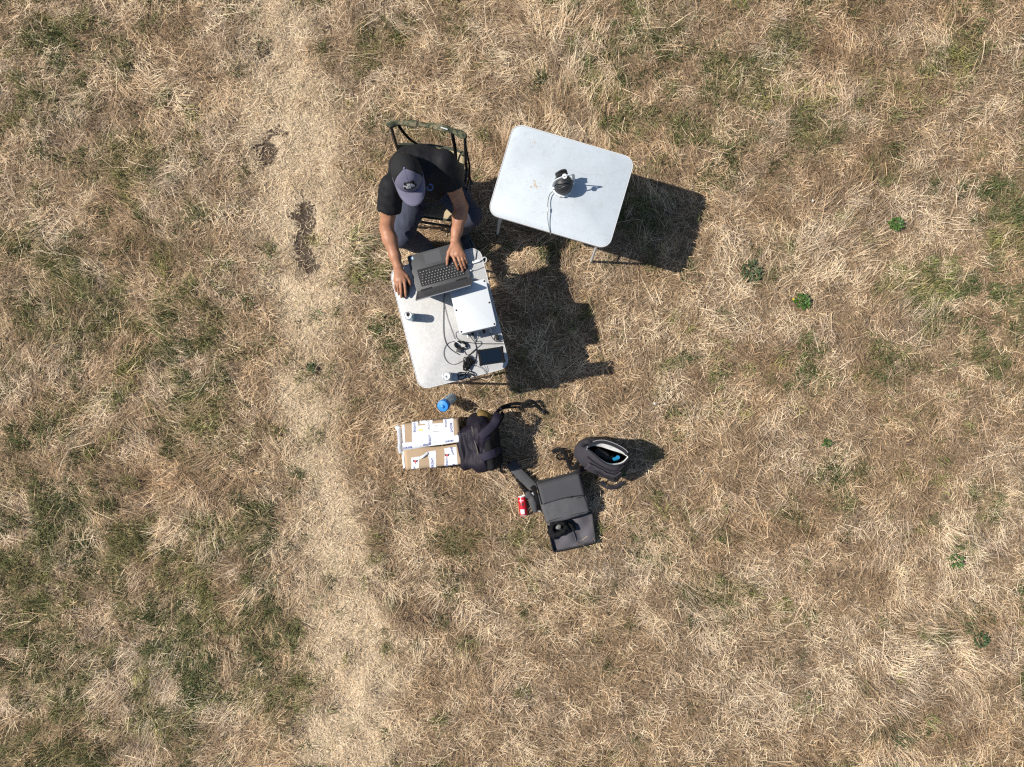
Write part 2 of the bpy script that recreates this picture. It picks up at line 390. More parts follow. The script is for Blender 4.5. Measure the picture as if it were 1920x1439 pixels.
def build_far_grass():
    """the same dry grass going on beyond the worked spot: one tile of blades, repeated over the field"""
    B = Blades(77); rs = B.rs; n = 26000; S = 1.15
    def pts(n): return rs.uniform(-S, S, n), rs.uniform(-S, S, n)
    def col(x, y, s):
        t = fbm(x, y, 3.0, 230, 3)[:, None]; g = sstep(.55, .68, fbm(x, y, 2.2, 240, 3))[:, None]
        c = np.array((.36, .235, .13))*(1-t) + np.array((.78, .60, .39))*t
        c = c*(1-.75*g) + np.array((.13, .145, .055))*.75*g
        return c*np.exp(rs.randn(len(x))*s)[:, None]
    x, y = pts(n); B.add(x, y, rs.rand(n)*.02, rs.uniform(0, 6.28, n), rs.randn(n)*.2+.12, rs.uniform(.03, .09, n), rs.uniform(.0024, .005, n), col(x, y, .4), rs.randn(n)*.2+.1, rs.randn(n)*.3, 3)
    n = 9000; x, y = pts(n); B.add(x, y, x*0, 2*fbm(x, y, .8, 250, 2)*6.28, rs.uniform(.3, 1.1, n), rs.uniform(.05, .15, n), rs.uniform(.0024, .0045, n), col(x, y, .32), rs.uniform(.6, 1.3, n), rs.randn(n)*.3, 4)
    tile = B.build("grass_tile", bpy.data.materials["grass_blades"]); COL.objects.unlink(tile)
    coll = bpy.data.collections.new("grass_tiles"); coll.objects.link(tile)
    g = np.arange(-26, 26.1, 1.9); X, Y = np.meshgrid(g, g); X = X.ravel(); Y = Y.ravel()
    k = (np.abs(X) > 4.6) | (np.abs(Y) > 3.7); X = X[k]; Y = Y[k]; n = len(X)
    me = bpy.data.meshes.new("field_grass"); me.vertices.add(n)
    me.vertices.foreach_set("co", np.stack([X, Y, ground_h(X, Y)], -1).astype(np.float32).ravel())
    a = me.attributes.new("rot", 'FLOAT_VECTOR', 'POINT'); a.data.foreach_set("vector", np.stack([0*X, 0*X, rs.randint(0, 4, n)*math.pi/2], -1).astype(np.float32).ravel())
    o = bpy.data.objects.new("field_grass", me); COL.objects.link(o)
    ng = bpy.data.node_groups.new("field_grass_nodes", 'GeometryNodeTree')
    ng.interface.new_socket("Geometry", in_out='INPUT', socket_type='NodeSocketGeometry'); ng.interface.new_socket("Geometry", in_out='OUTPUT', socket_type='NodeSocketGeometry')
    N = ng.nodes; L = ng.links; gi = N.new("NodeGroupInput"); go = N.new("NodeGroupOutput")
    ci = N.new("GeometryNodeCollectionInfo"); ci.inputs["Collection"].default_value = coll; ci.inputs["Separate Children"].default_value = True
    ip = N.new("GeometryNodeInstanceOnPoints"); ip.inputs["Pick Instance"].default_value = True
    na = N.new("GeometryNodeInputNamedAttribute"); na.data_type = 'FLOAT_VECTOR'; na.inputs["Name"].default_value = "rot"
    er = N.new("FunctionNodeEulerToRotation"); L.new(na.outputs["Attribute"], er.inputs[0]); L.new(er.outputs[0], ip.inputs["Rotation"])
    L.new(gi.outputs[0], ip.inputs["Points"]); L.new(ci.outputs[0], ip.inputs["Instance"]); L.new(ip.outputs[0], go.inputs[0])
    md = o.modifiers.new("scatter", 'NODES'); md.node_group = ng
    setp(o, label="dry grass stretching away over the rest of the field", cat="grass", kind="stuff")

def inside_poly(x, y, poly):
    c = np.zeros(len(x), bool); n = len(poly)
    for i in range(n):
        x0, y0 = poly[i][0], poly[i][1]; x1, y1 = poly[(i+1) % n][0], poly[(i+1) % n][1]
        if y0 == y1: continue
        t = ((y0 > y) != (y1 > y)) & (x < (x1-x0)*(y-y0)/(y1-y0)+x0)
        c ^= t
    return c
FOOTPRINTS = []                  # ground outlines of the standing things
def inside_things(x, y):
    m = np.zeros(len(x), bool)
    for p in FOOTPRINTS: m |= inside_poly(x, y, p)
    return m
# ------------------------------------------------------------------ modelling tools
class Sdf:
    """signed-distance modelling on a grid: soft unions of tapered limbs, boxes and ellipsoids, meshed by surface nets"""
    def __init__(self, lo, hi, h):
        self.lo = np.array(lo, float); self.h = h
        self.n = np.ceil((np.array(hi) - self.lo)/h).astype(int) + 1
        self.d = np.full(self.n, 1.0, np.float32)
    def _sub(self, lo, hi, pad):
        i0 = np.clip(np.floor((np.array(lo)-pad-self.lo)/self.h).astype(int), 0, self.n-1)
        i1 = np.clip(np.ceil((np.array(hi)+pad-self.lo)/self.h).astype(int)+1, 1, self.n)
        sl = tuple(slice(a, b) for a, b in zip(i0, i1))
        g = [self.lo[k] + self.h*np.arange(i0[k], i1[k]) for k in range(3)]
        X, Y, Z = np.meshgrid(*g, indexing='ij')
        return sl, X, Y, Z
    def _merge(self, sl, d, k, cut=False):
        o = self.d[sl]
        if cut: o2 = -o; 
        else: o2 = o
        if k > 0:
            hh = np.clip(.5 + .5*(d - o2)/k, 0, 1)
            r = d*(1-hh) + o2*hh - k*hh*(1-hh)
        else: r = np.minimum(o2, d)
        self.d[sl] = -r if cut else r
    def limb(self, a, b, ra, rb, k=.02, flat=None, cut=False):
        a = np.array(a, float); b = np.array(b, float); rm = max(ra, rb)
        sl, X, Y, Z = self._sub(np.minimum(a, b)-rm, np.maximum(a, b)+rm, max(k, .03)+.02)
        ab = b-a; L2 = ab@ab + 1e-12
        t = np.clip(((X-a[0])*ab[0]+(Y-a[1])*ab[1]+(Z-a[2])*ab[2])/L2, 0, 1)
        dx = X-a[0]-t*ab[0]; dy = Y-a[1]-t*ab[1]; dz = Z-a[2]-t*ab[2]
        if flat is not None:      # (direction, factor): squash across a direction
            n, f = np.array(flat[0], float), flat[1]; n /= np.linalg.norm(n)
            q = dx*n[0]+dy*n[1]+dz*n[2]
            dx = dx+n[0]*q*(f-1); dy = dy+n[1]*q*(f-1); dz = dz+n[2]*q*(f-1)
        d = np.sqrt(dx*dx+dy*dy+dz*dz) - (ra+(rb-ra)*t)
        self._merge(sl, d.astype(np.float32), k, cut)
    def chain(self, pts, rad, k=.02, flat=None):
        for i in range(len(pts)-1): self.limb(pts[i], pts[i+1], rad[i], rad[i+1], k, flat)
    def ell(self, c, r, rot=None, k=.02, cut=False):
        c = np.array(c, float); rm = max(r)
        sl, X, Y, Z = self._sub(c-rm, c+rm, max(k, .03)+.02)
        q = np.stack([X-c[0], Y-c[1], Z-c[2]], -1)
        if rot is not None: q = q @ np.array(rot)     # rot: matrix whose columns are the axes
        r = np.array(r); k0 = np.linalg.norm(q/r, axis=-1); k1 = np.linalg.norm(q/(r*r), axis=-1)+1e-9
        d = np.where(k0 < 1e-6, -r.min(), k0*(k0-1)/k1)
        self._merge(sl, d.astype(np.float32), k, cut)
    def box(self, c, half, rr, rot=None, k=.02, cut=False):
        c = np.array(c, float); half = np.array(half, float); rm = np.linalg.norm(half)
        sl, X, Y, Z = self._sub(c-rm, c+rm, max(k, .03)+.02)
        q = np.stack([X-c[0], Y-c[1], Z-c[2]], -1)
        if rot is not None: q = q @ np.array(rot)
        q = np.abs(q) - (half-rr)
        d = np.linalg.norm(np.maximum(q, 0), axis=-1) + np.minimum(q.max(-1), 0) - rr
        self._merge(sl, d.astype(np.float32), k, cut)
    def plane_cut(self, p, n):   # keep the side the normal points away from
        p = np.array(p, float); n = np.array(n, float); n /= np.linalg.norm(n)
        g = [self.lo[k] + self.h*np.arange(self.n[k]) for k in range(3)]
        d = ((g[0]-p[0])*n[0])[:, None, None] + ((g[1]-p[1])*n[1])[None, :, None] + ((g[2]-p[2])*n[2])[None, None, :]
        self.d = np.maximum(self.d, d.astype(np.float32))
    def mesh(self, name, wrinkle=None, iters=1):
        d = self.d; h = self.h
        s = d < 0
        c = np.zeros(tuple(np.array(d.shape)-1), np.int8)
        for i in (0, 1):
            for j in (0, 1):
                for k in (0, 1):
                    c += s[i:i+c.shape[0], j:j+c.shape[1], k:k+c.shape[2]]
        cells = np.argwhere((c > 0) & (c < 8))
        acc = np.zeros((len(cells), 3)); cnt = np.zeros(len(cells))
        ci, cj, ck = cells.T
        corners = [(i, j, k) for i in (0, 1) for j in (0, 1) for k in (0, 1)]
        for a in corners:
            for ax in range(3):
                if a[ax]: continue
                b = list(a); b[ax] = 1
                da = d[ci+a[0], cj+a[1], ck+a[2]]; db = d[ci+b[0], cj+b[1], ck+b[2]]
                m = (da < 0) != (db < 0)
                t = np.where(m, da/(da-db+1e-12), 0)
                p = np.tile(np.array(a, float), (len(cells), 1)); p[:, ax] = t
                acc += p*m[:, None]; cnt += m
        v = self.lo + h*(cells + acc/np.maximum(cnt, 1)[:, None])
        ids = np.full(c.shape, -1, np.int64); ids[ci, cj, ck] = np.arange(len(cells))
        F = []
        for ax in range(3):
            u, w = [(1, 2), (2, 0), (0, 1)][ax]
            lo = [slice(1, -1)]*3; lo[ax] = slice(0, -1)
            hi = [slice(1, -1)]*3; hi[ax] = slice(1, None)
            A = s[tuple(lo)]; Bb = s[tuple(hi)]
            e = np.argwhere(A != Bb)
            base = e.copy(); 
            for q in range(3):
                if q != ax: base[:, q] += 1
            def cell(du, dw):
                x = base.copy(); x[:, u] -= du; x[:, w] -= dw
                return ids[x[:, 0], x[:, 1], x[:, 2]]
            q = np.stack([cell(1, 1), cell(0, 1), cell(0, 0), cell(1, 0)], -1)
            flip = ~A[e[:, 0], e[:, 1], e[:, 2]]
            q[flip] = q[flip][:, ::-1]
            F.append(q)
        F = np.concatenate(F); F = F[(F >= 0).all(1)]
        # light smoothing of the lattice steps
        for it in range(iters):
            sm = np.zeros_like(v); cn = np.zeros(len(v))
            for a, b in ((0, 1), (1, 2), (2, 3), (3, 0)):
                np.add.at(sm, F[:, a], v[F[:, b]]); np.add.at(cn, F[:, a], 1)
            v = v*.4 + .6*sm/np.maximum(cn, 1)[:, None]
        me = bpy.data.meshes.new(name)
        me.vertices.add(len(v)); me.vertices.foreach_set("co", v.astype(np.float32).ravel())
        me.loops.add(F.size); me.loops.foreach_set("vertex_index", F.astype(np.int32).ravel())
        me.polygons.add(len(F)); me.polygons.foreach_set("loop_start", np.arange(0, F.size, 4).astype(np.int32))
        me.update(calc_edges=True)
        if wrinkle is not None:
            nn = np.empty(len(v)*3, np.float32); me.vertices.foreach_get("normal", nn); nn = nn.reshape(-1, 3)
            v = v + nn*wrinkle(v)[:, None]
            me.vertices.foreach_set("co", v.astype(np.float32).ravel()); me.update()
        return me

def noise3(p, scale, seed):      # cheap 3-d noise out of three planes
    return (vnoise(p[:, 0]+.37*p[:, 2], p[:, 1]-.21*p[:, 2], scale, seed) + vnoise(p[:, 1]+.43*p[:, 0], p[:, 2]+.11*p[:, 1], scale, seed+1) + vnoise(p[:, 2]-.31*p[:, 1], p[:, 0]+.29*p[:, 2], scale, seed+2))/3 - .5
def folds(amp, scale, seed, stretch=(1, 1, 1)):
    st = np.array(stretch)
    def f(v):
        n = noise3(v*st, scale, seed) + .5*noise3(v*st, scale*2.3, seed+5)
        return amp*(1 - 6*np.abs(n)) * .6 + amp*n
    return f

def spline(pts, m=8, closed=False):
    p = np.array([tuple(q) for q in pts], float); n = len(p); out = []
    rng = range(n if closed else n-1)
    for i in rng:
        p0 = p[(i-1) % n] if (closed or i > 0) else 2*p[0]-p[1]
        p1 = p[i]; p2 = p[(i+1) % n]
        p3 = p[(i+2) % n] if (closed or i+2 < n) else 2*p[-1]-p[-2]
        for j in range(m):
            t = j/m
            out.append(.5*((2*p1)+(-p0+p2)*t+(2*p0-5*p1+4*p2-p3)*t*t+(-p0+3*p1-3*p2+p3)*t**3))
    if not closed: out.append(p[-1])
    return np.array(out)

def sweep_bm(bm, pts, prof, closed=False, up=(0, 0, 1), scale=None):
    """profile (list of (side, up)) along a path"""
    pts = np.asarray(pts, float); n = len(pts); rings = []
    up = np.array(up, float)
    prev = None
    for i in range(n):
        a = pts[(i-1) % n] if (closed or i > 0) else pts[i]; b = pts[(i+1) % n] if (closed or i < n-1) else pts[i]
        d = b-a; d /= np.linalg.norm(d)+1e-12
        s = np.cross(d, up)
        if np.linalg.norm(s) < .15: s = prev if prev is not None else np.cross(d, (1, 0, 0))
        s = s - d*(s@d); s /= np.linalg.norm(s)+1e-12
        if prev is not None and s@prev < 0 and up[2] != 1: s = -s
        prev = s; u = np.cross(s, d)
        k = 1 if scale is None else scale[i]
        rings.append([bm.verts.new(tuple(pts[i] + k*(q[0]*s + q[1]*u))) for q in prof])
    m = len(prof)
    for i in range(n if closed else n-1):
        A = rings[i]; B = rings[(i+1) % n]
        for j in range(m):
            bm.faces.new((A[j], A[(j+1) % m], B[(j+1) % m], B[j]))
    if not closed:
        bm.faces.new(rings[0][::-1]); bm.faces.new(rings[-1])
def circ(r, k=8): return [(r*math.cos(2*math.pi*i/k), r*math.sin(2*math.pi*i/k)) for i in range(k)]
def tube(name, pts, r, mt, parent=None, m=8, k=8, closed=False, smooth_path=True):
    bm = bmesh.new()
    sweep_bm(bm, spline(pts, m, closed) if smooth_path else np.array([tuple(q) for q in pts]), circ(r, k), closed)
    return from_bm(name, bm, mt, parent)
def tubes(name, paths, r, mt, parent=None, m=8, k=6):
    bm = bmesh.new()
    for p in paths: sweep_bm(bm, spline(p, m), circ(r, k))
    return from_bm(name, bm, mt, parent)
def ribbon(name, pts, w, th, mt, parent=None, m=8, up=(0, 0, 1)):
    bm = bmesh.new(); a = w/2; b = th/2; e = min(b, a)*.6
    prof = [(-a, -b+e), (-a+e, -b), (a-e, -b), (a, -b+e), (a, b-e), (a-e, b), (-a+e, b), (-a, b-e)]
    sweep_bm(bm, spline(pts, m), prof, up=up)
    return from_bm(name, bm, mt, parent, sharp=60)

def rrect(w, h, r, k=6):
    out = []
    for (cx, cy, a0) in ((w/2-r, h/2-r, 0), (-w/2+r, h/2-r, 90), (-w/2+r, -h/2+r, 180), (w/2-r, -h/2+r, 270)):
        for i in range(k+1):
            a = R(a0 + 90*i/k); out.append((cx+r*math.cos(a), cy+r*math.sin(a)))
    return out
def slab_bm(bm, outline, z0, z1, bev=0.0, seg=2, M=None):
    vs = [bm.verts.new((x, y, z0)) for x, y in outline]
    f = bm.faces.new(vs)
    r = bmesh.ops.extrude_face_region(bm, geom=[f])
    top = [g for g in r["geom"] if isinstance(g, bmesh.types.BMVert)]
    for v in top: v.co.z = z1
    allv = vs + top
    if bev > 0:
        ed = [e for e in bm.edges if e.verts[0] in allv and e.verts[1] in allv and abs(e.verts[0].co.z-e.verts[1].co.z) < 1e-6 and len(e.link_faces) == 2]
        bmesh.ops.bevel(bm, geom=ed, offset=bev, segments=seg, profile=.5, affect='EDGES')
    if M is not None:
        for v in bm.verts: v.co = M @ v.co
def slab(name, outline, z0, z1, mt, parent=None, bev=.002, seg=2, M=None, local=True):
    bm = bmesh.new(); slab_bm(bm, outline, z0, z1, bev, seg, M)
    return from_bm(name, bm, mt, parent, local=local)
def boxm(name, c, half, mt, parent=None, bev=.002, M=None, local=True):
    return slab(name, [(c[0]+sx*half[0], c[1]+sy*half[1]) for sx, sy in ((-1, -1), (1, -1), (1, 1), (-1, 1))], c[2]-half[2], c[2]+half[2], mt, parent, bev, 2, M, local)
def lathe(name, prof, mt, parent=None, seg=32, M=None, local=True, sharp=35):
    bm = bmesh.new(); rings = []
    for r, z in prof:
        if r < 1e-6: rings.append([bm.verts.new((0, 0, z))])
        else: rings.append([bm.verts.new((r*math.cos(2*math.pi*i/seg), r*math.sin(2*math.pi*i/seg), z)) for i in range(seg)])
    for A, B in zip(rings, rings[1:]):
        for i in range(seg):
            j = (i+1) % seg
            if len(A) == 1 and len(B) == 1: continue
            if len(A) == 1: bm.faces.new((A[0], B[j], B[i]))
            elif len(B) == 1: bm.faces.new((A[i], A[j], B[0]))
            else: bm.faces.new((A[i], A[j], B[j], B[i]))
    if M is not None:
        for v in bm.verts: v.co = M @ v.co
    return from_bm(name, bm, mt, parent, local=local, sharp=sharp)
def loft(name, rings, mt, parent=None, cap0=True, cap1=True, local=False, sharp=50):
    bm = bmesh.new(); RR = [[bm.verts.new(tuple(p)) for p in r] for r in rings]; m = len(RR[0])
    for A, B in zip(RR, RR[1:]):
        for i in range(m): bm.faces.new((A[i], A[(i+1) % m], B[(i+1) % m], B[i]))
    if cap0: bm.faces.new(RR[0][::-1])
    if cap1: bm.faces.new(RR[-1])
    return from_bm(name, bm, mt, parent, local=local, sharp=sharp)
def grid_patch(name, fn, nu, nv, th, mt, parent=None, local=False):
    """fn(u,v)->point; a cloth of thickness th"""
    U = [[np.array(fn(i/nu, j/nv), float) for j in range(nv+1)] for i in range(nu+1)]
    A = np.array(U); du = np.gradient(A, axis=0); dv = np.gradient(A, axis=1)
    n = np.cross(du, dv); n /= np.linalg.norm(n, axis=2, keepdims=True)+1e-12
    top = A + n*th/2; bot = A - n*th/2
    V = list(top.reshape(-1, 3)) + list(bot.reshape(-1, 3)); off = (nu+1)*(nv+1); F = []
    ix = lambda i, j: i*(nv+1)+j
    for i in range(nu):
        for j in range(nv):
            F.append((ix(i, j), ix(i+1, j), ix(i+1, j+1), ix(i, j+1)))
            F.append((off+ix(i, j), off+ix(i, j+1), off+ix(i+1, j+1), off+ix(i+1, j)))
    for i in range(nu):
        F.append((ix(i, 0), off+ix(i, 0), off+ix(i+1, 0), ix(i+1, 0))); F.append((ix(i+1, nv), off+ix(i+1, nv), off+ix(i, nv), ix(i, nv)))
    for j in range(nv):
        F.append((ix(0, j+1), off+ix(0, j+1), off+ix(0, j), ix(0, j))); F.append((ix(nu, j), off+ix(nu, j), off+ix(nu, j+1), ix(nu, j+1)))
    return pydata(name, V, F, mt, parent, local)
def text_geo(txt, size=1.0, spacing=1.0, bold=.0):
    cu = bpy.data.curves.new("lettering", 'FONT'); cu.body = txt; cu.size = size; cu.align_x = 'CENTER'; cu.align_y = 'CENTER'
    cu.space_character = spacing; cu.offset = bold; cu.resolution_u = 3
    o = bpy.data.objects.new("lettering", cu)
    me = bpy.data.meshes.new_from_object(o)
    v = [tuple(q.co) for q in me.vertices]; f = [tuple(p.vertices) for p in me.polygons]
    bpy.data.objects.remove(o); bpy.data.curves.remove(cu); bpy.data.meshes.remove(me)
    return v, f
def flat_print(name, geos, fn, mt, parent):
    """several flat (verts, faces) laid on a surface through fn(x, y)->world point"""
    V = []; F = []
    for v, f in geos:
        b = len(V); V += [tuple(fn(q[0], q[1])) for q in v]; F += [tuple(b+i for i in p) for p in f]
    return pydata(name, V, F, mt, parent, smooth=False)
def xf(geo, s=1.0, rot=0.0, dx=0.0, dy=0.0):
    c, q = math.cos(rot), math.sin(rot)
    return [(dx+s*(c*x[0]-q*x[1]), dy+s*(q*x[0]+c*x[1])) for x in geo[0]], geo[1]

# ------------------------------------------------------------------ palette
M_ALU = mat("white_coated_metal", (.54, .55, .56), .35, .5, noise=.05)
M_GREYMETAL = mat("grey_metal", (.50, .51, .52), .35, .5, metal=.6)
M_BLACKP = mat("black_plastic", (.011, .011, .012), .45, .3, bump=.05)
M_DGREYP = mat("dark_grey_plastic", (.050, .051, .053), .5, .35)
M_WHITEP = mat("white_plastic", (.62, .64, .65), .38, .45)
M_CABLE = mat("black_cable", (.008, .008, .009), .5, .25)
M_GCABLE = mat("grey_cable", (.10, .10, .10), .5, .4)
# ------------------------------------------------------------------ folding tables
ZL = 0.66; ZR = 0.72             # heights of the two table tops
def tabletop_mat(name, c, vein, dirt):
    m = bpy.data.materials.new(name); m.use_nodes = True
    nt = m.node_tree; N = nt.nodes; L = nt.links; b = N["Principled BSDF"]
    b.inputs["Roughness"].default_value = .42; b.inputs["Specular IOR Level"].default_value = .5
    tc = N.new("ShaderNodeTexCoord")
    def noise(sc, det=5, dist=0):
        n = N.new("ShaderNodeTexNoise"); n.inputs["Scale"].default_value = sc; n.inputs["Detail"].default_value = det; n.inputs["Distortion"].default_value = dist
        L.new(tc.outputs["Object"], n.inputs["Vector"]); return n
    n1 = noise(75, 6, .8); n2 = noise(6, 4); n3 = noise(14, 6, 1.5)
    r1 = N.new("ShaderNodeMapRange"); r1.inputs[1].default_value = .3; r1.inputs[2].default_value = .7; r1.inputs[3].default_value = 1-vein; r1.inputs[4].default_value = 1+vein*.5
    L.new(n1.outputs["Fac"], r1.inputs[0])
    r2 = N.new("ShaderNodeMapRange"); r2.inputs[1].default_value = .3; r2.inputs[2].default_value = .7; r2.inputs[3].default_value = .93; r2.inputs[4].default_value = 1.03
    L.new(n2.outputs["Fac"], r2.inputs[0])
    mu = N.new("ShaderNodeMath"); mu.operation = 'MULTIPLY'; L.new(r1.outputs[0], mu.inputs[0]); L.new(r2.outputs[0], mu.inputs[1])
    vs = N.new("ShaderNodeVectorMath"); vs.operation = 'SCALE'; vs.inputs[0].default_value = c; L.new(mu.outputs[0], vs.inputs["Scale"])
    cr = N.new("ShaderNodeMapRange"); cr.inputs[1].default_value = .56; cr.inputs[2].default_value = .76; cr.inputs[4].default_value = dirt
    L.new(n3.outputs["Fac"], cr.inputs[0])
    mx = N.new("ShaderNodeMix"); mx.data_type = 'RGBA'; mx.inputs[7].default_value = (c[0]*.78, c[1]*.75, c[2]*.70, 1)
    L.new(cr.outputs[0], mx.inputs[0]); L.new(vs.outputs[0], mx.inputs[6]); L.new(mx.outputs[2], b.inputs["Base Color"])
    rr = N.new("ShaderNodeMapRange"); rr.inputs[3].default_value = .34; rr.inputs[4].default_value = .55; L.new(n2.outputs["Fac"], rr.inputs[0]); L.new(rr.outputs[0], b.inputs["Roughness"])
    return m
M_TOP_L = tabletop_mat("speckled_laminate", (.42, .418, .408), .13, .4)
M_TOP_R = tabletop_mat("white_laminate", (.41, .452, .48), .05, .5)
M_STAIN = mat("brown_stain", (.46, .36, .27), .7, .2, noise=.3, nscale=60)

def folding_table(corners, ztop, m_top, label):
    c = sum((P(x, y, ztop) for x, y in corners), Vector())/4
    a = P(*corners[1], ztop) - P(*corners[0], ztop); b = P(*corners[2], ztop) - P(*corners[3], ztop)
    d = (a.normalized()+b.normalized())
    rz = math.atan2(d.y, d.x)
    t = empty("folding_table", (c.x, c.y, 0), rz)
    setp(t, label, "table", "folding camping tables")
    W, D = .80, .60
    slab("table_top", rrect(W-.012, D-.012, .062), ztop-.018, ztop-.0015, m_top, t, .001)
    # aluminium edge band
    bm = bmesh.new(); o = rrect(W, D, .068, 8); e = rrect(W-.011, D-.011, .0625, 8)
    n = len(o); zz = (ztop-.024, ztop)
    ov = [[bm.verts.new((x, y, z)) for x, y in o] for z in zz]; iv = [[bm.verts.new((x, y, z)) for x, y in e] for z in zz]
    for i in range(n):
        j = (i+1) % n
        bm.faces.new((ov[0][i], ov[0][j], ov[1][j], ov[1][i])); bm.faces.new((iv[0][j], iv[0][i], iv[1][i], iv[1][j]))
        bm.faces.new((ov[1][i], ov[1][j], iv[1][j], iv[1][i])); bm.faces.new((ov[0][j], ov[0][i], iv[0][i], iv[0][j]))
    bmesh.ops.bevel(bm, geom=[x for x in bm.edges if all(abs(v.co.z-ztop) < 1e-6 for v in x.verts)], offset=.0012, segments=2, affect='EDGES')
    from_bm("edge_band", bm, M_ALU, t, local=True)
    def tb(name, p, r=.0095):
        bm = bmesh.new(); sweep_bm(bm, np.array(p), circ(r, 10)); return from_bm(name, bm, M_ALU, t, local=True)
    for sx in (-1, 1):
        for sy in (-1, 1):
            l = tb("leg", [(sx*.325, sy*.25, ztop-.025), (sx*.355, sy*.265, .03)])
            f = lathe("rubber_foot", [(0, 0), (.013, 0), (.013, .03), (0, .031)], M_BLACKP, l, 12, Matrix.Translation((sx*.3565, sy*.2658, -.004)))
        tb("crossbar", [(sx*.347, -.255, .22), (sx*.347, .255, .22)], .008)
        tb("brace", [(sx*.338, sx*.20, .40), (sx*.08, sx*.20, ztop-.027)], .006)
    tb("under_rail", [(-.33, .0, ztop-.028), (.33, .0, ztop-.028)], .009)
    return t

T_R = folding_table([(961.2, 230.5), (1191.1, 295.6), (1142.5, 470.1), (915.4, 400.4)], ZR, M_TOP_R,
                    "pale blue-white folding table with brown stains and a round black sensor on it")
# left table: the long side runs down the picture
T_L = folding_table([(729.7, 503.9), (786.9, 733.1), (956.4, 689.5), (898.3, 461.9)], ZL, M_TOP_L,
                    "speckled grey-white folding table holding the laptop and cables")
def stain(px, py, r, seed):
    rs = random.Random(seed); c = P(px, py, ZR); V = []; F = []
    for q in range(7):
        ox, oy = rs.gauss(0, r), rs.gauss(0, r); rr = r*rs.uniform(.25, .55); b = len(V); k = 9
        for i in range(k):
            a = 2*math.pi*i/k; q2 = rr*rs.uniform(.5, 1.1); V.append((c.x+ox+q2*math.cos(a), c.y+oy+q2*math.sin(a), ZR-.0009+q*.00003))
        F.append(tuple(range(b, b+k)))
    pydata("stain", V, F, M_STAIN, T_R, smooth=False)
stain(1003, 346, .014, 3); stain(1009, 350, .009, 5); stain(999, 268, .009, 8); stain(997, 276, .005, 12)

# ------------------------------------------------------------------ laptop
def on_table(name, px, py, z, rz): 
    p = P(px, py, z); return empty(name, (p.x, p.y, z), rz)
LAP = on_table("laptop", 823.5, 501.5, ZL+.003, R(15.6))
setp(LAP, "open black laptop on the speckled folding table", "laptop")
M_DECK = mat("laptop_deck", (.058, .060, .063), .48, .35, noise=.06, nscale=14)
M_PAD = mat("laptop_touchpad", (.075, .077, .080), .38, .4)
M_KEY = mat("laptop_keys", (.022, .022, .024), .5, .35)
M_SCREEN = mat("laptop_screen", (.045, .046, .05), .32, .4, noise=.1, nscale=8)
M_LEG = mat("key_legend", (.62, .62, .62), .5)
M_STICK = mat("blue_sticker", (.36, .55, .80), .4)
LW, LD = .357, .238
slab("base", rrect(LW, LD, .010), 0, .0185, M_DECK, LAP, .003)
slab("keyboard_tray", rrect(.292, .110, .004), .0186, .0191, M_BLACKP, LAP, 0, M=Matrix.Translation((.006, -.038, 0)))
slab("touchpad", rrect(.106, .074, .003), .0186, .0190, M_PAD, LAP, 0, M=Matrix.Translation((-.022, .071, 0)))
bm = bmesh.new(); leg_geo = []
rows = [(.0135, [1]*15), (.0165, [1]*13+[2]), (.0165, [1.5]+[1]*12+[1.5]), (.0165, [1.75]+[1]*11+[2.25]), (.0165, [2.25]+[1]*10+[2.75]), (.0165, [1.25, 1, 1, 1, 5, 1, 1, 1.25, 1.25, 1.25])]
yy = -.038-.052
rl = random.Random(4)
for hgt, ks in rows:             # the function row lies by the hinge
    u = .284/sum(ks); xx = -.136
    xx = .006-.142
    for wk in ks:
        w = u*wk; x0, x1, y0, y1 = xx+.0013, xx+w-.0013, yy+.0012, yy+hgt-.0012
        lo = [bm.verts.new(q) for q in ((x0, y0, .0192), (x1, y0, .0192), (x1, y1, .0192), (x0, y1, .0192))]
        hi = [bm.verts.new(q) for q in ((x0+.0008, y0+.0008, .0212), (x1-.0008, y0+.0008, .0212), (x1-.0008, y1-.0008, .0212), (x0+.0008, y1-.0008, .0212))]
        bm.faces.new(hi); 
        for i in range(4): bm.faces.new((lo[i], lo[(i+1) % 4], hi[(i+1) % 4], hi[i]))
        cx, cy = (x0+x1)/2, (y0+y1)/2
        s = rl.uniform(.0016, .0024)
        if wk <= 2.8: leg_geo.append(([(cx-s, cy-s), (cx+s*.3, cy-s), (cx+s, cy+s*.2), (cx-s*.2, cy+s)], [(0, 1, 2, 3)]))
        xx += w
    yy += hgt
k = from_bm("keys", bm, M_KEY, LAP, local=True, smooth=False); k["kind"] = "stuff"
Wl = wm(LAP)
o = flat_print("key_legends", leg_geo, lambda x, y: Wl @ Vector((x, y, .0214)), M_LEG, LAP); o["kind"] = "stuff"
slab("sticker", rrect(.016, .016, .001), .0187, .0190, M_STICK, LAP, 0, M=Matrix.Translation((-.150, .098, 0)))
slab("sticker", rrect(.007, .007, .003), .01905, .0192, M_WHITEP, LAP, 0, M=Matrix.Translation((-.150, .098, 0)))
for sx in (-1, 1):
    bm = bmesh.new(); sweep_bm(bm, np.array([(sx*.08, -LD/2+.004, .0195), (sx*.15, -LD/2+.004, .0195)]), circ(.005, 10))
    from_bm("hinge", bm, M_BLACKP, LAP, local=True)
LIDA = R(90+19.5)                # opening angle
ML = Matrix.Translation((0, -LD/2+.002, .020)) @ Matrix.Rotation(LIDA, 4, 'X')   # lid's own +y runs from hinge to its upper edge
ML = Matrix.Translation((0, -LD/2+.002, .020)) @ Matrix(((1, 0, 0, 0), (0, -math.sin(R(19.5)), math.cos(R(19.5)), 0), (0, math.cos(R(19.5)), math.sin(R(19.5)), 0), (0, 0, 0, 1)))
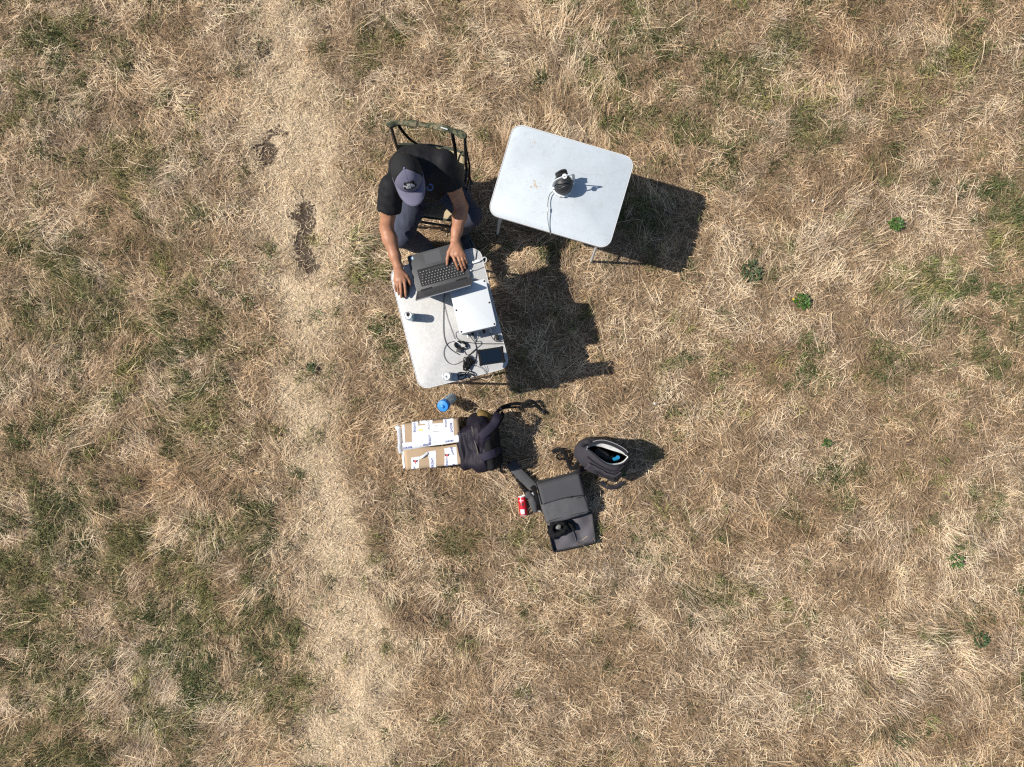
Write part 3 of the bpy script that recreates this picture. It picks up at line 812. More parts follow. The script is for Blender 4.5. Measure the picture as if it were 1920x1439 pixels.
lid = slab("screen_lid", rrect(LW, LD, .010), -.008, 0, M_DECK, LAP, .002, M=ML @ Matrix.Translation((0, LD/2, 0)))
slab("screen_glass", rrect(LW-.016, LD-.03, .003), .0004, .0008, M_SCREEN, lid, 0, M=ML @ Matrix.Translation((0, LD/2+.004, 0)))
slab("edge_strip", rrect(LW-.02, .003, .001), -.006, -.002, M_GREYMETAL, lid, 0, M=ML @ Matrix.Translation((0, LD+.0012, 0)))

# ------------------------------------------------------------------ mouse
ms = Sdf((-.05, -.08, -.01), (.05, .08, .06), .003)
ms.ell((0, 0, .008), (.031, .056, .030)); ms.plane_cut((0, 0, 0), (0, 0, -1))
MOUSE = on_table("computer_mouse", 759, 543, ZL+.001, R(-4)); setp(MOUSE, "black computer mouse under the right hand beside the laptop", "mouse")
link_mesh("shell", ms.mesh("shell"), M_BLACKP, MOUSE, local=True)
tube("scroll_wheel", [(-.003, -.030, .0335), (.003, -.030, .0335)], .006, M_DGREYP, None, smooth_path=False).parent = MOUSE

# ------------------------------------------------------------------ white equipment case
BX = on_table("equipment_case", 886.5, 575, ZL+.15, R(13.2)); BX.location.z = ZL+.001
setp(BX, "flat white equipment case with six black screws on the speckled table", "case")
M_CASE = mat("case_white", (.57, .60, .62), .33, .5, noise=.015, nscale=5)
HB = .150; WB, DB = .232, .298
slab("case_body", rrect(WB-.006, DB-.006, .012), .004, HB-.012, M_CASE, BX, .002)
slab("case_lid", rrect(WB, DB, .012), HB-.0115, HB, M_CASE, BX, .003)
for sx in (-1, 1):
    for sy in (-1, 0, 1):
        lathe("screw", [(.0058, 0), (.0060, .0015), (.004, .002), (0, .0014)], M_BLACKP, BX, 12, Matrix.Translation((sx*(WB/2-.011), sy*(DB/2-.013), HB)))
for i, x in enumerate((-.075, -.045, -.01, .03, .07)):
    MY = Matrix.Translation((x, -DB/2+.002, .045+.012*(i % 2))) @ Matrix.Rotation(R(90), 4, 'X')
    lathe("connector", [(0, 0), (.010, 0), (.010, .010), (.0075, .011), (.0075, .026), (0, .027)], M_GREYMETAL if i % 2 == 0 else M_BLACKP, BX, 14, MY)
slab("rear_panel", rrect(.20, .10, .004), 0, .002, M_GREYMETAL, BX, 0, M=Matrix.Translation((0, -DB/2+.0015, .075)) @ Matrix.Rotation(R(90), 4, 'X'))

# ------------------------------------------------------------------ handheld tablet on its cradle
TB = on_table("handheld_tablet", 921, 668, ZL+.19, R(8)); TB.location.z = ZL+.001
setp(TB, "rugged handheld tablet with dark blank screen on a cradle at the table corner", "tablet")
MT = Matrix.Translation((0, 0, .175)) @ Matrix.Rotation(R(-9), 4, 'Y') @ Matrix.Rotation(R(7), 4, 'X')
M_RUB = mat("black_rubber", (.008, .008, .009), .8, .1)
slab("case", rrect(.158, .098, .016), -.012, .008, M_RUB, TB, .004, M=MT)
slab("screen", rrect(.128, .080, .004), .0082, .009, mat("tablet_glass", (.004, .009, .017), .15, .22), TB, 0, M=MT)
for sx in (-1, 1):
    for sy in (-1, 1): slab("corner_bumper", rrect(.022, .022, .009), -.014, .0105, M_RUB, TB, .003, M=MT @ Matrix.Translation((sx*.070, sy*.040, 0)))
boxm("cradle", (0, 0, .075), (.032, .024, .075), M_BLACKP, TB, .006)
slab("cradle_foot", rrect(.10, .075, .02), 0, .012, M_BLACKP, TB, .003)
bm = bmesh.new(); sweep_bm(bm, spline([(-.02, 0, .12), (-.03, 0, .15), (-.02, .002, .168)], 5), circ(.010, 8)); from_bm("ball_arm", bm, M_GREYMETAL, TB, local=True)

# ------------------------------------------------------------------ drink cans
def can(px, py, label, mbody, tilt=None, r=.0265, h=.134, base=None, group=None, cat="can"):
    z = base if base is not None else ZL
    p = P(px, py, z+h) if base is None else P(px, py, z)
    t = empty("drink_can", (p.x, p.y, z+.0005), 0); setp(t, label, cat, group)
    lathe("can_body", [(0, .004), (r*.72, .002), (r*.80, 0), (r*.86, .003), (r, .012), (r, h-.018), (r*.86, h-.006), (r*.88, h-.004)], mbody, t, 36)
    lathe("can_lid", [(r*.89, h-.005), (r*.91, h), (r*.86, h+.0005), (r*.82, h-.004), (0, h-.0045)], mat("can_lid_metal", (.78, .79, .80), .35, .5, metal=.25), t, 36)
    slab("ring_pull", rrect(.011, .020, .005), h-.0035, h-.0025, M_GREYMETAL, t, 0, M=Matrix.Rotation(R(10), 4, 'Z') @ Matrix.Translation((0, -.005, 0)))
    return t
M_CANB = mat("can_pale_blue", (.33, .50, .62), .3, .5, metal=.35, noise=.12, nscale=40)
M_CANW = mat("can_silver_white", (.62, .70, .76), .3, .5, metal=.35, noise=.1, nscale=40)
c1 = can(764.5, 591.5, "slim blue drink can with open black mouth on the speckled table", M_CANB)
slab("open_mouth", rrect(.020, .024, .006), .1335-.0032, .1335-.002, M_BLACKP, c1, 0, M=Matrix.Translation((.001, .007, 0)))
c2 = can(836.5, 706, "slim silver-white drink can by the cable loops at the table edge", M_CANW)
slab("tab_hole", rrect(.008, .008, .0035), .1335-.0028, .1335-.0018, M_BLACKP, c2, 0, M=Matrix.Translation((0, .001, 0)))

# ------------------------------------------------------------------ cables on the left table
zc = ZL+.0035
def cab(name, px, r, mt, label, zs=None, m=8, k=6):
    pts = [P(x, y, (zc if zs is None else zs[i])) for i, (x, y) in enumerate(px)]
    o = tube(name, pts, r, mt, None, m, k); setp(o, label, "cable"); return o
cab("laptop_cable", [(838, 532), (836, 545), (833, 556), (832, 575), (831.5, 600), (832, 625), (835, 640), (841, 651), (850, 659), (862, 666)], .0019, M_CABLE,
    "long black cable running from behind the laptop down the speckled table", [ZL+.012]+[zc]*9)
cab("thin_loop_cable", [(852, 640), (842, 643), (835, 650), (832, 661), (834, 672), (840, 680), (849, 684), (858, 682), (867, 677)], .0018, M_GCABLE, "thin grey cable lying in an open loop left of the tangle")
cab("crossing_cable", [(833, 572), (836, 585), (840, 600), (846, 617), (853, 636)], .0014, M_GCABLE, "thin grey cable slanting from the laptop to the black coil")
cab("drooping_cable", [(870, 641), (890, 644), (915, 645), (940, 645), (954, 646), (966, 650), (975, 658)], .0022, M_CABLE, "thin black cable leaving the table over its long right edge", [zc+.004]*5+[ZL-.05, ZL-.20])
cab("socket_cable", [(878, 626), (884, 634), (891, 644), (893.5, 655), (893, 668), (890, 680)], .0024, M_CABLE, "black cable from the white case to the handheld tablet", [ZL+.05, ZL+.03]+[zc]*4)
cab("edge_cable", [(917, 618), (920, 628), (926, 637), (933, 641), (942, 640), (951, 637), (958, 641)], .0024, M_CABLE, "black cable from the white case curling round a black plug", [ZL+.05, ZL+.03]+[zc]*4+[ZL-.03])
pl = boxm("power_plug", (0, 0, .014), (.013, .017, .013), M_BLACKP, None, .004); q = P(932, 633, ZL+.02); pl.location = (q.x, q.y, ZL+.001); pl.rotation_euler = (0, 0, .5)
setp(pl, "small black power plug between the white case and the tablet", "plug")
cab("hanging_cable", [(893, 686), (905, 692), (912, 701), (916, 706), (920, 711), (917, 716), (921, 712)], .0018, M_GCABLE, "thin cable dangling off the short edge of the speckled table below the tablet", [zc+.02, zc+.008, zc+.002, ZL-.01, ZL-.06, ZL-.10, ZL-.14])
cab("hanging_cable", [(908, 686), (912, 692), (913, 699), (910, 705), (914, 709)], .0016, M_GCABLE, "short thin cable bowing below the tablet at the table's short edge", [zc+.015, zc+.006, zc, ZL-.02, ZL-.08])
cab("patch_lead", [(868, 628), (861, 622), (855, 624), (856, 633), (862, 640)], .0016, M_GCABLE, "thin looped lead by the lower left corner of the white case", [ZL+.05, ZL+.03, zc, zc, zc+.004])
cab("patch_lead", [(884, 627), (889, 636), (893, 641), (900, 640), (903, 645), (898, 650), (889, 657), (882, 664), (878, 671)], .0016, M_CABLE, "short black lead wandering from the white case into the tangle", [ZL+.05, ZL+.02]+[zc]*7)
cab("patch_lead", [(868, 652), (871, 660), (876, 666), (884, 663), (890, 658), (893, 655)], .0020, M_CABLE, "short black lead joining the coil and the tangle", [zc+.01]+[zc]*5)
# coil with a white tie
rs = random.Random(9)
ct = on_table("cable_coil", 864, 647.5, ZL, R(-12)); setp(ct, "black cable wound into an oval coil with a white tie", "cable coil")
paths = []
for i in range(7):
    a0 = rs.uniform(0, 6.28); rx = .036+rs.uniform(-.006, .006); ry = .022+rs.uniform(-.005, .005); cx, cy = rs.uniform(-.003, .003), rs.uniform(-.003, .003)
    paths.append([(cx+rx*math.cos(a0+t*.628), cy+ry*math.sin(a0+t*.628), .006+i*.0032+.002*math.sin(3*t)) for t in range(11)])
bm = bmesh.new()
for p in paths: sweep_bm(bm, spline(p, 4), circ(.0030, 6))
w = from_bm("windings", bm, M_CABLE, ct, local=True); w["kind"] = "stuff"
ribbon("tie", [Wp for Wp in [wm(ct) @ Vector(q) for q in ((-.036, .018, .030), (-.01, .008, .034), (.02, -.004, .034), (.040, -.012, .028))]], .004, .0015, M_WHITEP, ct)
boxm("ferrite_block", (-.004, -.036, .010), (.016, .013, .010), M_DGREYP, ct, .004)
# the tangle
tg = on_table("cable_tangle", 876, 683, ZL, 0); setp(tg, "knotted bundle of black cables beside the handheld tablet", "cable tangle")
bm = bmesh.new()
for i in range(20):              # long flattened loops, gathered in the middle
    cx, cy = rs.gauss(0, .007), rs.gauss(.0, .018); ry = rs.uniform(.018, .042); rx = rs.uniform(.006, .017); rot = rs.gauss(0, .45); z0 = .006+rs.random()*.026; a0 = rs.uniform(0, 6.28); p = []
    for j in range(9):
        a = a0+j*.75; x, y = rx*math.cos(a), ry*math.sin(a); p.append((cx+x*math.cos(rot)-y*math.sin(rot), cy+x*math.sin(rot)+y*math.cos(rot), z0+.004*math.sin(2*a)))
    sweep_bm(bm, spline(p, 4), circ(rs.choice((.0019, .0024, .0028)), 6))
for i in range(8):
    cx, cy = .030+rs.gauss(0, .008), .014+rs.gauss(0, .012); r0 = rs.uniform(.007, .018); a0 = rs.uniform(0, 6.28)
    sweep_bm(bm, spline([(cx+r0*math.cos(a0+j*.8), cy+r0*.8*math.sin(a0+j*.8), .005+.012*rs.random()) for j in range(8)], 4), circ(.0020, 6))
w = from_bm("knot", bm, M_CABLE, tg, local=True); w["kind"] = "stuff"
T0 = wm(tg)
for loop in ([(870, 699), (861, 699), (858, 703), (862, 706), (870, 703), (876, 697)], [(874, 702), (864, 704), (859, 709), (864, 712.5), (871, 709), (877, 700)], [(878, 700), (884, 703), (890, 706), (893, 711), (886, 713), (880, 709), (879, 700)], [(880, 696), (888, 700), (891, 707), (889, 712)]):
    bm = bmesh.new(); sweep_bm(bm, spline([P(x, y, zc+.006+.004*rs.random()) for x, y in loop], 6), circ(.0036, 7)); from_bm("loop", bm, M_CABLE, tg)
# adapter by the laptop's side and its white lead
ad = on_table("usb_adapter", 893, 491, ZL, R(17)); setp(ad, "white stick adapter plugged into the laptop's side", "adapter")
slab("adapter_body", rrect(.050, .017, .005), .004, .013, M_WHITEP, ad, .002)
slab("metal_plug", rrect(.014, .010, .001), .006, .011, M_GREYMETAL, ad, 0, M=Matrix.Translation((-.031, 0, 0)))
for (x, y, lb) in ((879.5, 497, "small white plug in the laptop's side port next to the stick adapter"), (881.5, 508.5, "small white plug in the laptop's side port with a thin pale lead")):
    b = on_table("usb_plug", x, y, ZL, R(16)); setp(b, lb, "plug", "white plugs in the laptop side")
    slab("plug_shell", rrect(.020, .010, .003), .005, .013, M_WHITEP, b, .0015)
    slab("plug_tip", rrect(.010, .007, .001), .006, .012, M_GREYMETAL, b, 0, M=Matrix.Translation((-.013, 0, 0)))
cab("white_lead", [(900, 489), (905, 485), (909, 482.5), (912, 485), (911, 491), (908, 493)], .0032, M_WHITEP, "white lead bulging over the table edge beside the adapter", [ZL+.01, ZL+.012, ZL+.010, ZL+.004, ZL+.006, ZL+.006])
cab("upright_cable", [(890, 458), (892, 466), (893, 476), (892, 484), (888, 491)], .0022, M_CABLE, "thin dark cable hanging over the short edge towards the adapter", [ZL-.06, ZL+.004, zc, zc, ZL+.014])
cab("pale_lead", [(884, 508), (895, 506), (905, 502), (909, 501)], .0013, M_GCABLE, "thin pale lead from the lower side port to the table edge", [ZL+.009, zc, zc, ZL+.001])

# ------------------------------------------------------------------ round sensor on the right table
SN = on_table("round_sensor", 1055.5, 346.5, ZR+.06, R(17)); SN.location.z = ZR+.0005
setp(SN, "round black sensor head with a white bracket on the pale table", "sensor")
rr = .060
lathe("housing", [(0, .136), (.020, .133), (.040, .122), (.052, .106), (rr, .080), (rr, .040), (.054, .022), (.045, .014), (0, .012)], mat("sensor_black", (.020, .021, .023), .5, .35, noise=.15), SN, 40)
for i in range(3):
    bm = bmesh.new(); z = .083-.0*i; y = -.030+.022*i
    wdt = math.sqrt(max(.05**2-y*y, 0))
    sweep_bm(bm, spline([(-wdt, y, .108), (-wdt*.5, y, .128-abs(y)*.2), (0, y, .136-abs(y)*.2), (wdt*.5, y, .128-abs(y)*.2), (wdt, y, .108)], 5), circ(.0028, 6))
    from_bm("grille_bar", bm, M_DGREYP, SN, local=True)
bm = bmesh.new(); n = 16
outl = [((rr+.004+.004*(i % 2))*math.cos(math.pi*i/n), (rr+.004+.004*(i % 2))*math.sin(math.pi*i/n)) for i in range(2*n)]
slab_bm(bm, outl, 0, .022, .002); from_bm("base_ring", bm, M_WHITEP, SN, local=True)
br = ribbon("bracket", [wm(SN) @ Vector(q) for q in ((-.064, .0, .045), (-.064, .002, .12), (-.056, .004, .190), (-.02, .006, .212), (.02, .006, .216), (.052, .004, .205), (.062, .002, .13), (.064, .0, .045))], .019, .005, M_WHITEP, SN, up=(0, 1, 0))
lathe("pivot_ring", [(.0055, -.004), (.015, -.004), (.015, .004), (.0055, .004), (.0055, -.004)], M_WHITEP, SN, 20, Matrix.Translation((.0, .006, .216)))
for sx in (-1, 1): boxm("bracket_clamp", (sx*.064, 0, .062), (.007, .014, .018), M_WHITEP, SN, .003)
boxm("mount_block", (.0, .046, .125), (.036, .016, .022), M_BLACKP, SN, .005)
bm = bmesh.new(); sweep_bm(bm, spline([(-.034, .055, .14), (0, .062, .15), (.028, .058, .155)], 5), circ(.006, 7)); from_bm("rear_cable_gland", bm, M_BLACKP, SN, local=True)
zr = ZR+.003
o = tube("sensor_lead", [P(1039, 359, ZR+.02), P(1034, 361, ZR+.02), P(1030, 367, ZR+.018), P(1027.5, 378, ZR+.018), P(1027, 395, ZR+.022), P(1027, 410, ZR+.016), P(1029, 425, ZR+.008), P(1031.5, 437, ZR+.004), P(1032.5, 441, ZR-.01), P(1033, 443, ZR-.12)], .0024, M_GCABLE, None)
setp(o, "thin grey lead from the round sensor over the edge of the pale table", "cable")
tube("inline_connector", [P(1027.6, 390, ZR+.021), P(1027, 397, ZR+.021)], .0045, M_WHITEP, o)
# ------------------------------------------------------------------ camping chair
def camo_mat():
    m = bpy.data.materials.new("camouflage_fabric"); m.use_nodes = True
    nt = m.node_tree; N = nt.nodes; L = nt.links; b = N["Principled BSDF"]; b.inputs["Roughness"].default_value = .8; b.inputs["Specular IOR Level"].default_value = .2
    tc = N.new("ShaderNodeTexCoord"); n = N.new("ShaderNodeTexNoise"); n.inputs["Scale"].default_value = 16; n.inputs["Detail"].default_value = 2; n.inputs["Distortion"].default_value = 1.2
    L.new(tc.outputs["Object"], n.inputs["Vector"])
    cr = N.new("ShaderNodeValToRGB"); cr.color_ramp.interpolation = 'CONSTANT'; e = cr.color_ramp.elements
    e[0].position = 0; e[0].color = (.030, .034, .022, 1); e[1].position = .44; e[1].color = (.075, .078, .045, 1)
    k = e.new(.54); k.color = (.16, .135, .085, 1); k = e.new(.64); k.color = (.042, .036, .026, 1)
    L.new(n.outputs["Fac"], cr.inputs[0]); L.new(cr.outputs[0], b.inputs["Base Color"])
    return m
M_CAMO = camo_mat()
M_KHAKI = mat("khaki_canvas", (.42, .345, .22), .85, .2, noise=.10, nscale=25, bump=.3, bscale=400)
M_DKFAB = mat("dark_webbing", (.009, .009, .010), .85, .1, bump=.3, bscale=600)
M_OLIVE = mat("olive_binding", (.045, .055, .040), .8, .2)
M_STEEL = mat("black_steel_tube", (.02, .02, .022), .4, .45)
CH = empty("camping_chair", (-.545, 1.30, 0), R(-7.5))
setp(CH, "khaki folding camping chair with camouflage top rail under the seated person", "chair")
CW = wm(CH)
def cl(x, y, z): return CW @ Vector((x, y, z))
def ct(name, p, r=.010, mt=None): 
    bm = bmesh.new(); sweep_bm(bm, spline([cl(*q) for q in p], 6), circ(r, 10)); return from_bm(name, bm, mt or M_STEEL, CH)
grid_patch("seat", lambda u, v: cl(-.225+.45*u, -.175+.35*v, .415-.035*math.sin(math.pi*u)*math.sin(math.pi*min(1, v*.9+.1))), 16, 14, .004, M_KHAKI, CH)
ribbon("seat_binding", [cl(-.225, -.178, .415), cl(-.1, -.178, .402), cl(.1, -.178, .402), cl(.225, -.178, .415)], .022, .007, M_OLIVE, CH)
grid_patch("backrest", lambda u, v: cl(-.215+.43*u, .045+.17*v+.035*math.sin(math.pi*u)*v+.05*math.sin(math.pi*u)*(1-v), .418+.205*v-.035*math.sin(math.pi*u)*v-.03*math.sin(math.pi*u)*(1-v)), 20, 10, .004, M_KHAKI, CH)
ribbon("backrest_binding", [cl(-.215, .215, .622), cl(-.1, .238, .596), cl(0, .247, .586), cl(.1, .238, .596), cl(.215, .215, .622)], .016, .007, M_OLIVE, CH)
sd = Sdf((-1.0, 1.2, .70), (-.1, 1.8, 1.05), .005)
rail = [cl(-.235, .245, .885), cl(-.18, .265, .875), cl(-.08, .275, .865), cl(.06, .275, .862), cl(.17, .258, .868), cl(.228, .235, .872)]
sp_ = spline([tuple(q) for q in rail], 5)
for i in range(len(sp_)-1): sd.limb(sp_[i], sp_[i+1], .019+.004*math.sin(i*.9), .019+.004*math.sin((i+1)*.9), .012, flat=((0, .45, .9), 1.5))
link_mesh("top_rail", sd.mesh("top_rail", folds(.003, 18, 300)), M_CAMO, CH)
for sx in (-1, 1):
    ct("back_post", [(sx*.222, .16, .40), (sx*.222, .19, .60), (sx*.226, .225, .78), (sx*.228, .243, .875)], .010)
    ct("leg", [(sx*.222, .165, .43), (sx*.228, .19, .01)]); ct("leg", [(sx*.222, -.165, .43), (sx*.228, -.19, .01)])
    ct("side_bar", [(sx*.226, -.185, .10), (sx*.226, .185, .10)], .008)
    ct("seat_rail", [(sx*.224, -.178, .42), (sx*.224, .178, .42)], .010)
    ribbon("corner_patch", [cl(sx*.190, .205, .605), cl(sx*.222, .208, .612)], .05, .008, M_OLIVE, CH, up=(0, 1, .3))
ct("front_bar", [(-.225, -.19, .30), (.225, -.19, .24)], .009); ct("rear_bar", [(-.225, .19, .24), (.225, .19, .30)], .009)
ribbon("strap", [cl(.150, .262, .875), cl(.152, .235, .80), cl(.155, .215, .66), cl(.157, .165, .555), cl(.157, .085, .463)], .022, .003, M_DKFAB, CH, up=(0, 1, 0))
ribbon("strap", [cl(-.19, .265, .87), cl(-.17, .25, .78), cl(-.14, .238, .69), cl(-.10, .236, .605)], .022, .003, M_DKFAB, CH, up=(0, 1, 0))
ribbon("side_strap", [cl(.225, .225, .74), cl(.245, .17, .70), cl(.262, .11, .66), cl(.262, .05, .62), cl(.245, -.02, .52), cl(.23, -.05, .43)], .032, .006, M_DKFAB, CH, up=(1, 0, .2))
slab("rail_glint", rrect(.045, .007, .003), 0, .002, M_WHITEP, CH, 0, M=Matrix.Translation(cl(.10, .262, .889)) @ Matrix.Rotation(R(-18), 4, 'Z') @ Matrix.Rotation(R(-20), 4, 'X'), local=False)  # thin white strip modelled as the highlight glint on the top rail

# ------------------------------------------------------------------ the person at the laptop
M_SKIN = mat("skin", (.34, .163, .095), .5, .3, noise=.20, nscale=25, bump=.05, bscale=120)
M_SHIRT = mat("black_shirt", (.008, .008, .010), .75, .22, noise=.15, nscale=12, bump=.15, bscale=500)
M_TROUS = mat("slate_trousers", (.046, .052, .076), .85, .2, noise=.15, nscale=14, bump=.2, bscale=400)
M_CAPG = mat("cap_grey_twill", (.135, .130, .185), .85, .2, noise=.06, nscale=30, bump=.25, bscale=700)
M_CAPB = mat("cap_black_mesh", (.012, .012, .013), .8, .25, bump=.4, bscale=500)
M_SHOE = mat("shoe_black", (.014, .017, .024), .6, .3); M_TEAL = mat("shoe_teal", (.02, .12, .17), .55, .3); M_SOLE = mat("shoe_sole", (.10, .17, .17), .6, .3)
M_HAIR = mat("dark_hair", (.012, .009, .007), .6, .3)
A = lambda v: np.array(tuple(v))
RS = A(P(736, 348, .92)); LS = A(P(832, 306, .93))
RE = A(P(724.5, 428, .74)); LE = A(P(865, 389, .70))
RW = A(P(746.5, 500, .728)); LWr = A(P(853.5, 451, .735))
pel = np.array((-.545, 1.335, .52)); mid = np.array((-.56, 1.35, .70)); chest = np.array((-.572, 1.295, .86)); nb = np.array((-.592, 1.235, .965))
RH = np.array((-.635, 1.315, .49)); LH = np.array((-.455, 1.335, .49))
RK = A(P(753, 442, .50)); LK = A(P(881, 403, .51))
RA = A(P(795, 462, .10)); LA = A(P(858, 430, .10))
btn = A(P(758, 315.5, 1.17)); YAW = R(14); PIT = R(5)
fw0 = np.array((math.sin(YAW), -math.cos(YAW), 0)); sd0 = np.array((math.cos(YAW), math.sin(YAW), 0))     # forward, image-right
fw = fw0*math.cos(PIT) - np.array((0, 0, 1))*math.sin(PIT); upv = fw0*math.sin(PIT) + np.array((0, 0, 1))*math.cos(PIT)
HC = btn - upv*.112              # skull centre
def hp(f, s, u): return HC + fw*f + sd0*s + upv*u
B = Sdf((-1.0, .48, .0), (-.1, 1.62, 1.25), .0042)
B.chain([pel, mid+[0, -.025, 0], chest, nb], [.105, .10, .115, .07], .04)
B.limb(RH, LH, .095, .095, .04); B.limb(RS, LS, .055, .055, .05); B.limb(chest+[0, .01, .01], chest+[0, .01, -.05], .11, .11, .04)
B.chain([nb, HC+fw*-.015-upv*.06], [.058, .056], .03)
for H_, K_, A_ in ((RH, RK, RA), (LH, LK, LA)): B.chain([H_, K_, A_], [.080, .055, .036], .03)
def arm(S, E, W):
    m1 = S+(E-S)*.5; m2 = E+(W-E)*.28; m3 = E+(W-E)*.72
    B.chain([S, m1, E, m2, m3, W], [.055, .050, .041, .045, .034, .0275], .02)
arm(RS, RE, RW); arm(LS, LE, LWr)
# head with a face
B.ell(HC+upv*.005, (.073, .097, .106), np.stack([sd0, fw, upv], 1), .02)
B.ell(hp(.035, 0, -.075), (.055, .062, .060), np.stack([sd0, fw, upv], 1), .03)
B.limb(hp(.098, 0, -.01), hp(.114, 0, -.045), .009, .014, .012)                      # nose
B.limb(hp(.086, -.016, -.082), hp(.086, .016, -.082), .009, .009, .008)               # lips
for s in (-1, 1):
    B.ell(hp(-.005, s*.076, -.025), (.010, .020, .031), np.stack([sd0, fw, upv], 1), .008)   # ears
    B.ell(hp(.090, s*.032, -.002), (.018, .012, .010), np.stack([sd0, fw, upv], 1), .006)    # lids
    B.limb(hp(.088, s*.018, .022), hp(.084, s*.045, .022), .010, .008, .012)          # brows
# hands
def hand(wr, palm, fingers, thumb):
    for kn in palm: B.limb(wr, kn, .024, .0135, .012, flat=((0, 0, 1), 1.25))
    for a, b in zip(palm, palm[1:]): B.limb(a, b, .0125, .0125, .010)
    for ch, r in fingers:
        B.chain(ch, [r*1.12, r*1.02, r*.95, r*.82], .0035)
    B.chain(thumb, [.018, .0125, .0108, .009], .006)
def px3(l): return [A(P(x, y, z)) for x, y, z in l]
zk = ZL+.022                     # key height
lk = px3([(849, 479, .715), (857.5, 478, .720), (864.5, 479, .716), (869.5, 480, .708)])
hand(LWr, lk, [
    (px3([(849, 479, .715), (853, 489, .720), (857, 499, .707), (859.5, 505.5, zk+.008)]), .0092),
    (px3([(857.5, 478, .720), (861.5, 489, .722), (865.5, 500, .708), (868, 507.5, zk+.008)]), .0095),
    (px3([(864.5, 479, .716), (867.5, 488, .718), (870.5, 497, .705), (872.5, 503.5, zk+.008)]), .0088),
    (px3([(869.5, 480, .708), (872, 486, .710), (874.5, 492, .700), (876, 496.5, zk+.007)]), .0076)],
    px3([(849, 460, .728), (841.5, 474, .708), (839, 486, .700), (838.5, 495.5, zk+.009)]))
rk = px3([(758, 526.5, .712), (751, 526.5, .716), (745.5, 527, .712), (741.5, 526, .703)])
hand(RW, rk, [
    (px3([(758, 526.5, .712), (759.5, 537, .718), (760.3, 548, .706), (761, 556, .690)]), .0092),
    (px3([(751, 526.5, .716), (751.5, 538, .720), (752, 549, .706), (752.5, 558, .688)]), .0095),
    (px3([(745.5, 527, .712), (745.5, 537, .712), (746.5, 546, .696), (747.5, 553, .678)]), .0088),
    (px3([(741.5, 526, .703), (741, 534, .702), (741.5, 541, .686), (743, 547, .674)]), .0076)],
    px3([(752, 508, .722), (762.5, 518, .708), (767.5, 527.5, .696), (769.5, 537, .684)]))
PER = link_mesh("person", B.mesh("person", None, 1), M_SKIN)
setp(PER, "seated person in grey cap, black t-shirt and slate trousers typing at the laptop", "person")
# eyes, hair
M_EYE = mat("eye_white", (.7, .68, .66), .3); M_IRIS = mat("eye_dark", (.03, .02, .015), .2)
for s in (-1, 1):
    e = lathe("eye", [(.0, .011), (.006, .0095), (.0105, .004), (.011, 0), (.0, -.011)], M_EYE, PER, 16, Matrix.Translation(Vector(hp(.092, s*.032, -.006))) @ Matrix(np.stack([sd0, upv, fw], 1).tolist()).to_4x4(), local=False)
    lathe("iris", [(0, .0118), (.005, .0108), (.0052, .0100)], M_IRIS, e, 14, Matrix.Translation(Vector(hp(.092, s*.032, -.006))) @ Matrix(np.stack([sd0, upv, fw], 1).tolist()).to_4x4(), local=False)
hs = Sdf(HC-.16, HC+.16, .004); RT = np.stack([sd0, fw, upv], 1)
hs.ell(hp(-.012, 0, .0), (.077, .100, .108), RT, .01); hs.plane_cut(hp(0, 0, .045), upv); hs.plane_cut(hp(.028, 0, 0), fw - upv*.25)
hs.plane_cut(hp(0, 0, -.075), -upv)
link_mesh("hair", hs.mesh("hair", folds(.002, 60, 410)), M_HAIR, PER)

# t-shirt
S_ = Sdf((-1.02, .95, .40), (-.15, 1.65, 1.08), .0055)
S_.chain([pel+[0, 0, -.03], mid+[0, -.025, 0], chest, nb+[0, .03, -.02]], [.135, .128, .138, .085], .05)
S_.limb(RS+[.02, .01, -.01], LS+[-.02, .01, -.01], .074, .074, .05); S_.limb(chest+[.035, .012, .01], chest+[-.05, .0, .01], .126, .126, .05)
S_.ell(chest+[.02, -.05, -.09], (.14, .12, .13), None, .05)
def sleeve(S, E, t, r0, r1):
    h = S+(E-S)*t; n = (E-S)/np.linalg.norm(E-S)
    T = Sdf(S_.lo, S_.lo+S_.h*(S_.n-1), S_.h)
    T.limb(S, S+(E-S)*(t+.35), r0, r1, .0)
    g = T._sub(T.lo, T.lo+T.h*(T.n-1), .1)
    d = (g[1]-h[0])*n[0]+(g[2]-h[1])*n[1]+(g[3]-h[2])*n[2]
    T.d = np.maximum(T.d, d.astype(np.float32))
    T.limb(h-n*.035, h+n*.05, r1-.007, r1-.007, 0.0, cut=True)
    o = S_.d; k = .025; hh = np.clip(.5+.5*(T.d-o)/k, 0, 1); S_.d = T.d*(1-hh)+o*hh-k*hh*(1-hh)
sleeve(RS, RE, .56, .077, .066); sleeve(LS, LE, .50, .077, .066)
S_.limb(nb+[0, -.005, -.01], nb+[0, -.02, .10], .066, .066, .006, cut=True)          # neck hole
S_.plane_cut((0, 0, .47), (0, 0, -1))
def shirt_w(v):
    f1 = folds(.012, 8, 500, (1.0, 1.0, .5))(v); f2 = folds(.004, 20, 520)(v); return f1*.9+f2
link_mesh("t_shirt", S_.mesh("t_shirt", shirt_w), M_SHIRT, PER)
tube("collar", [A(nb)+[.066*math.cos(a), .066*math.sin(a)-.012, .012+.012*math.sin(a)] for a in np.linspace(0, 2*math.pi, 13)[:-1]], .006, M_SHIRT, PER, 4, 8, True)
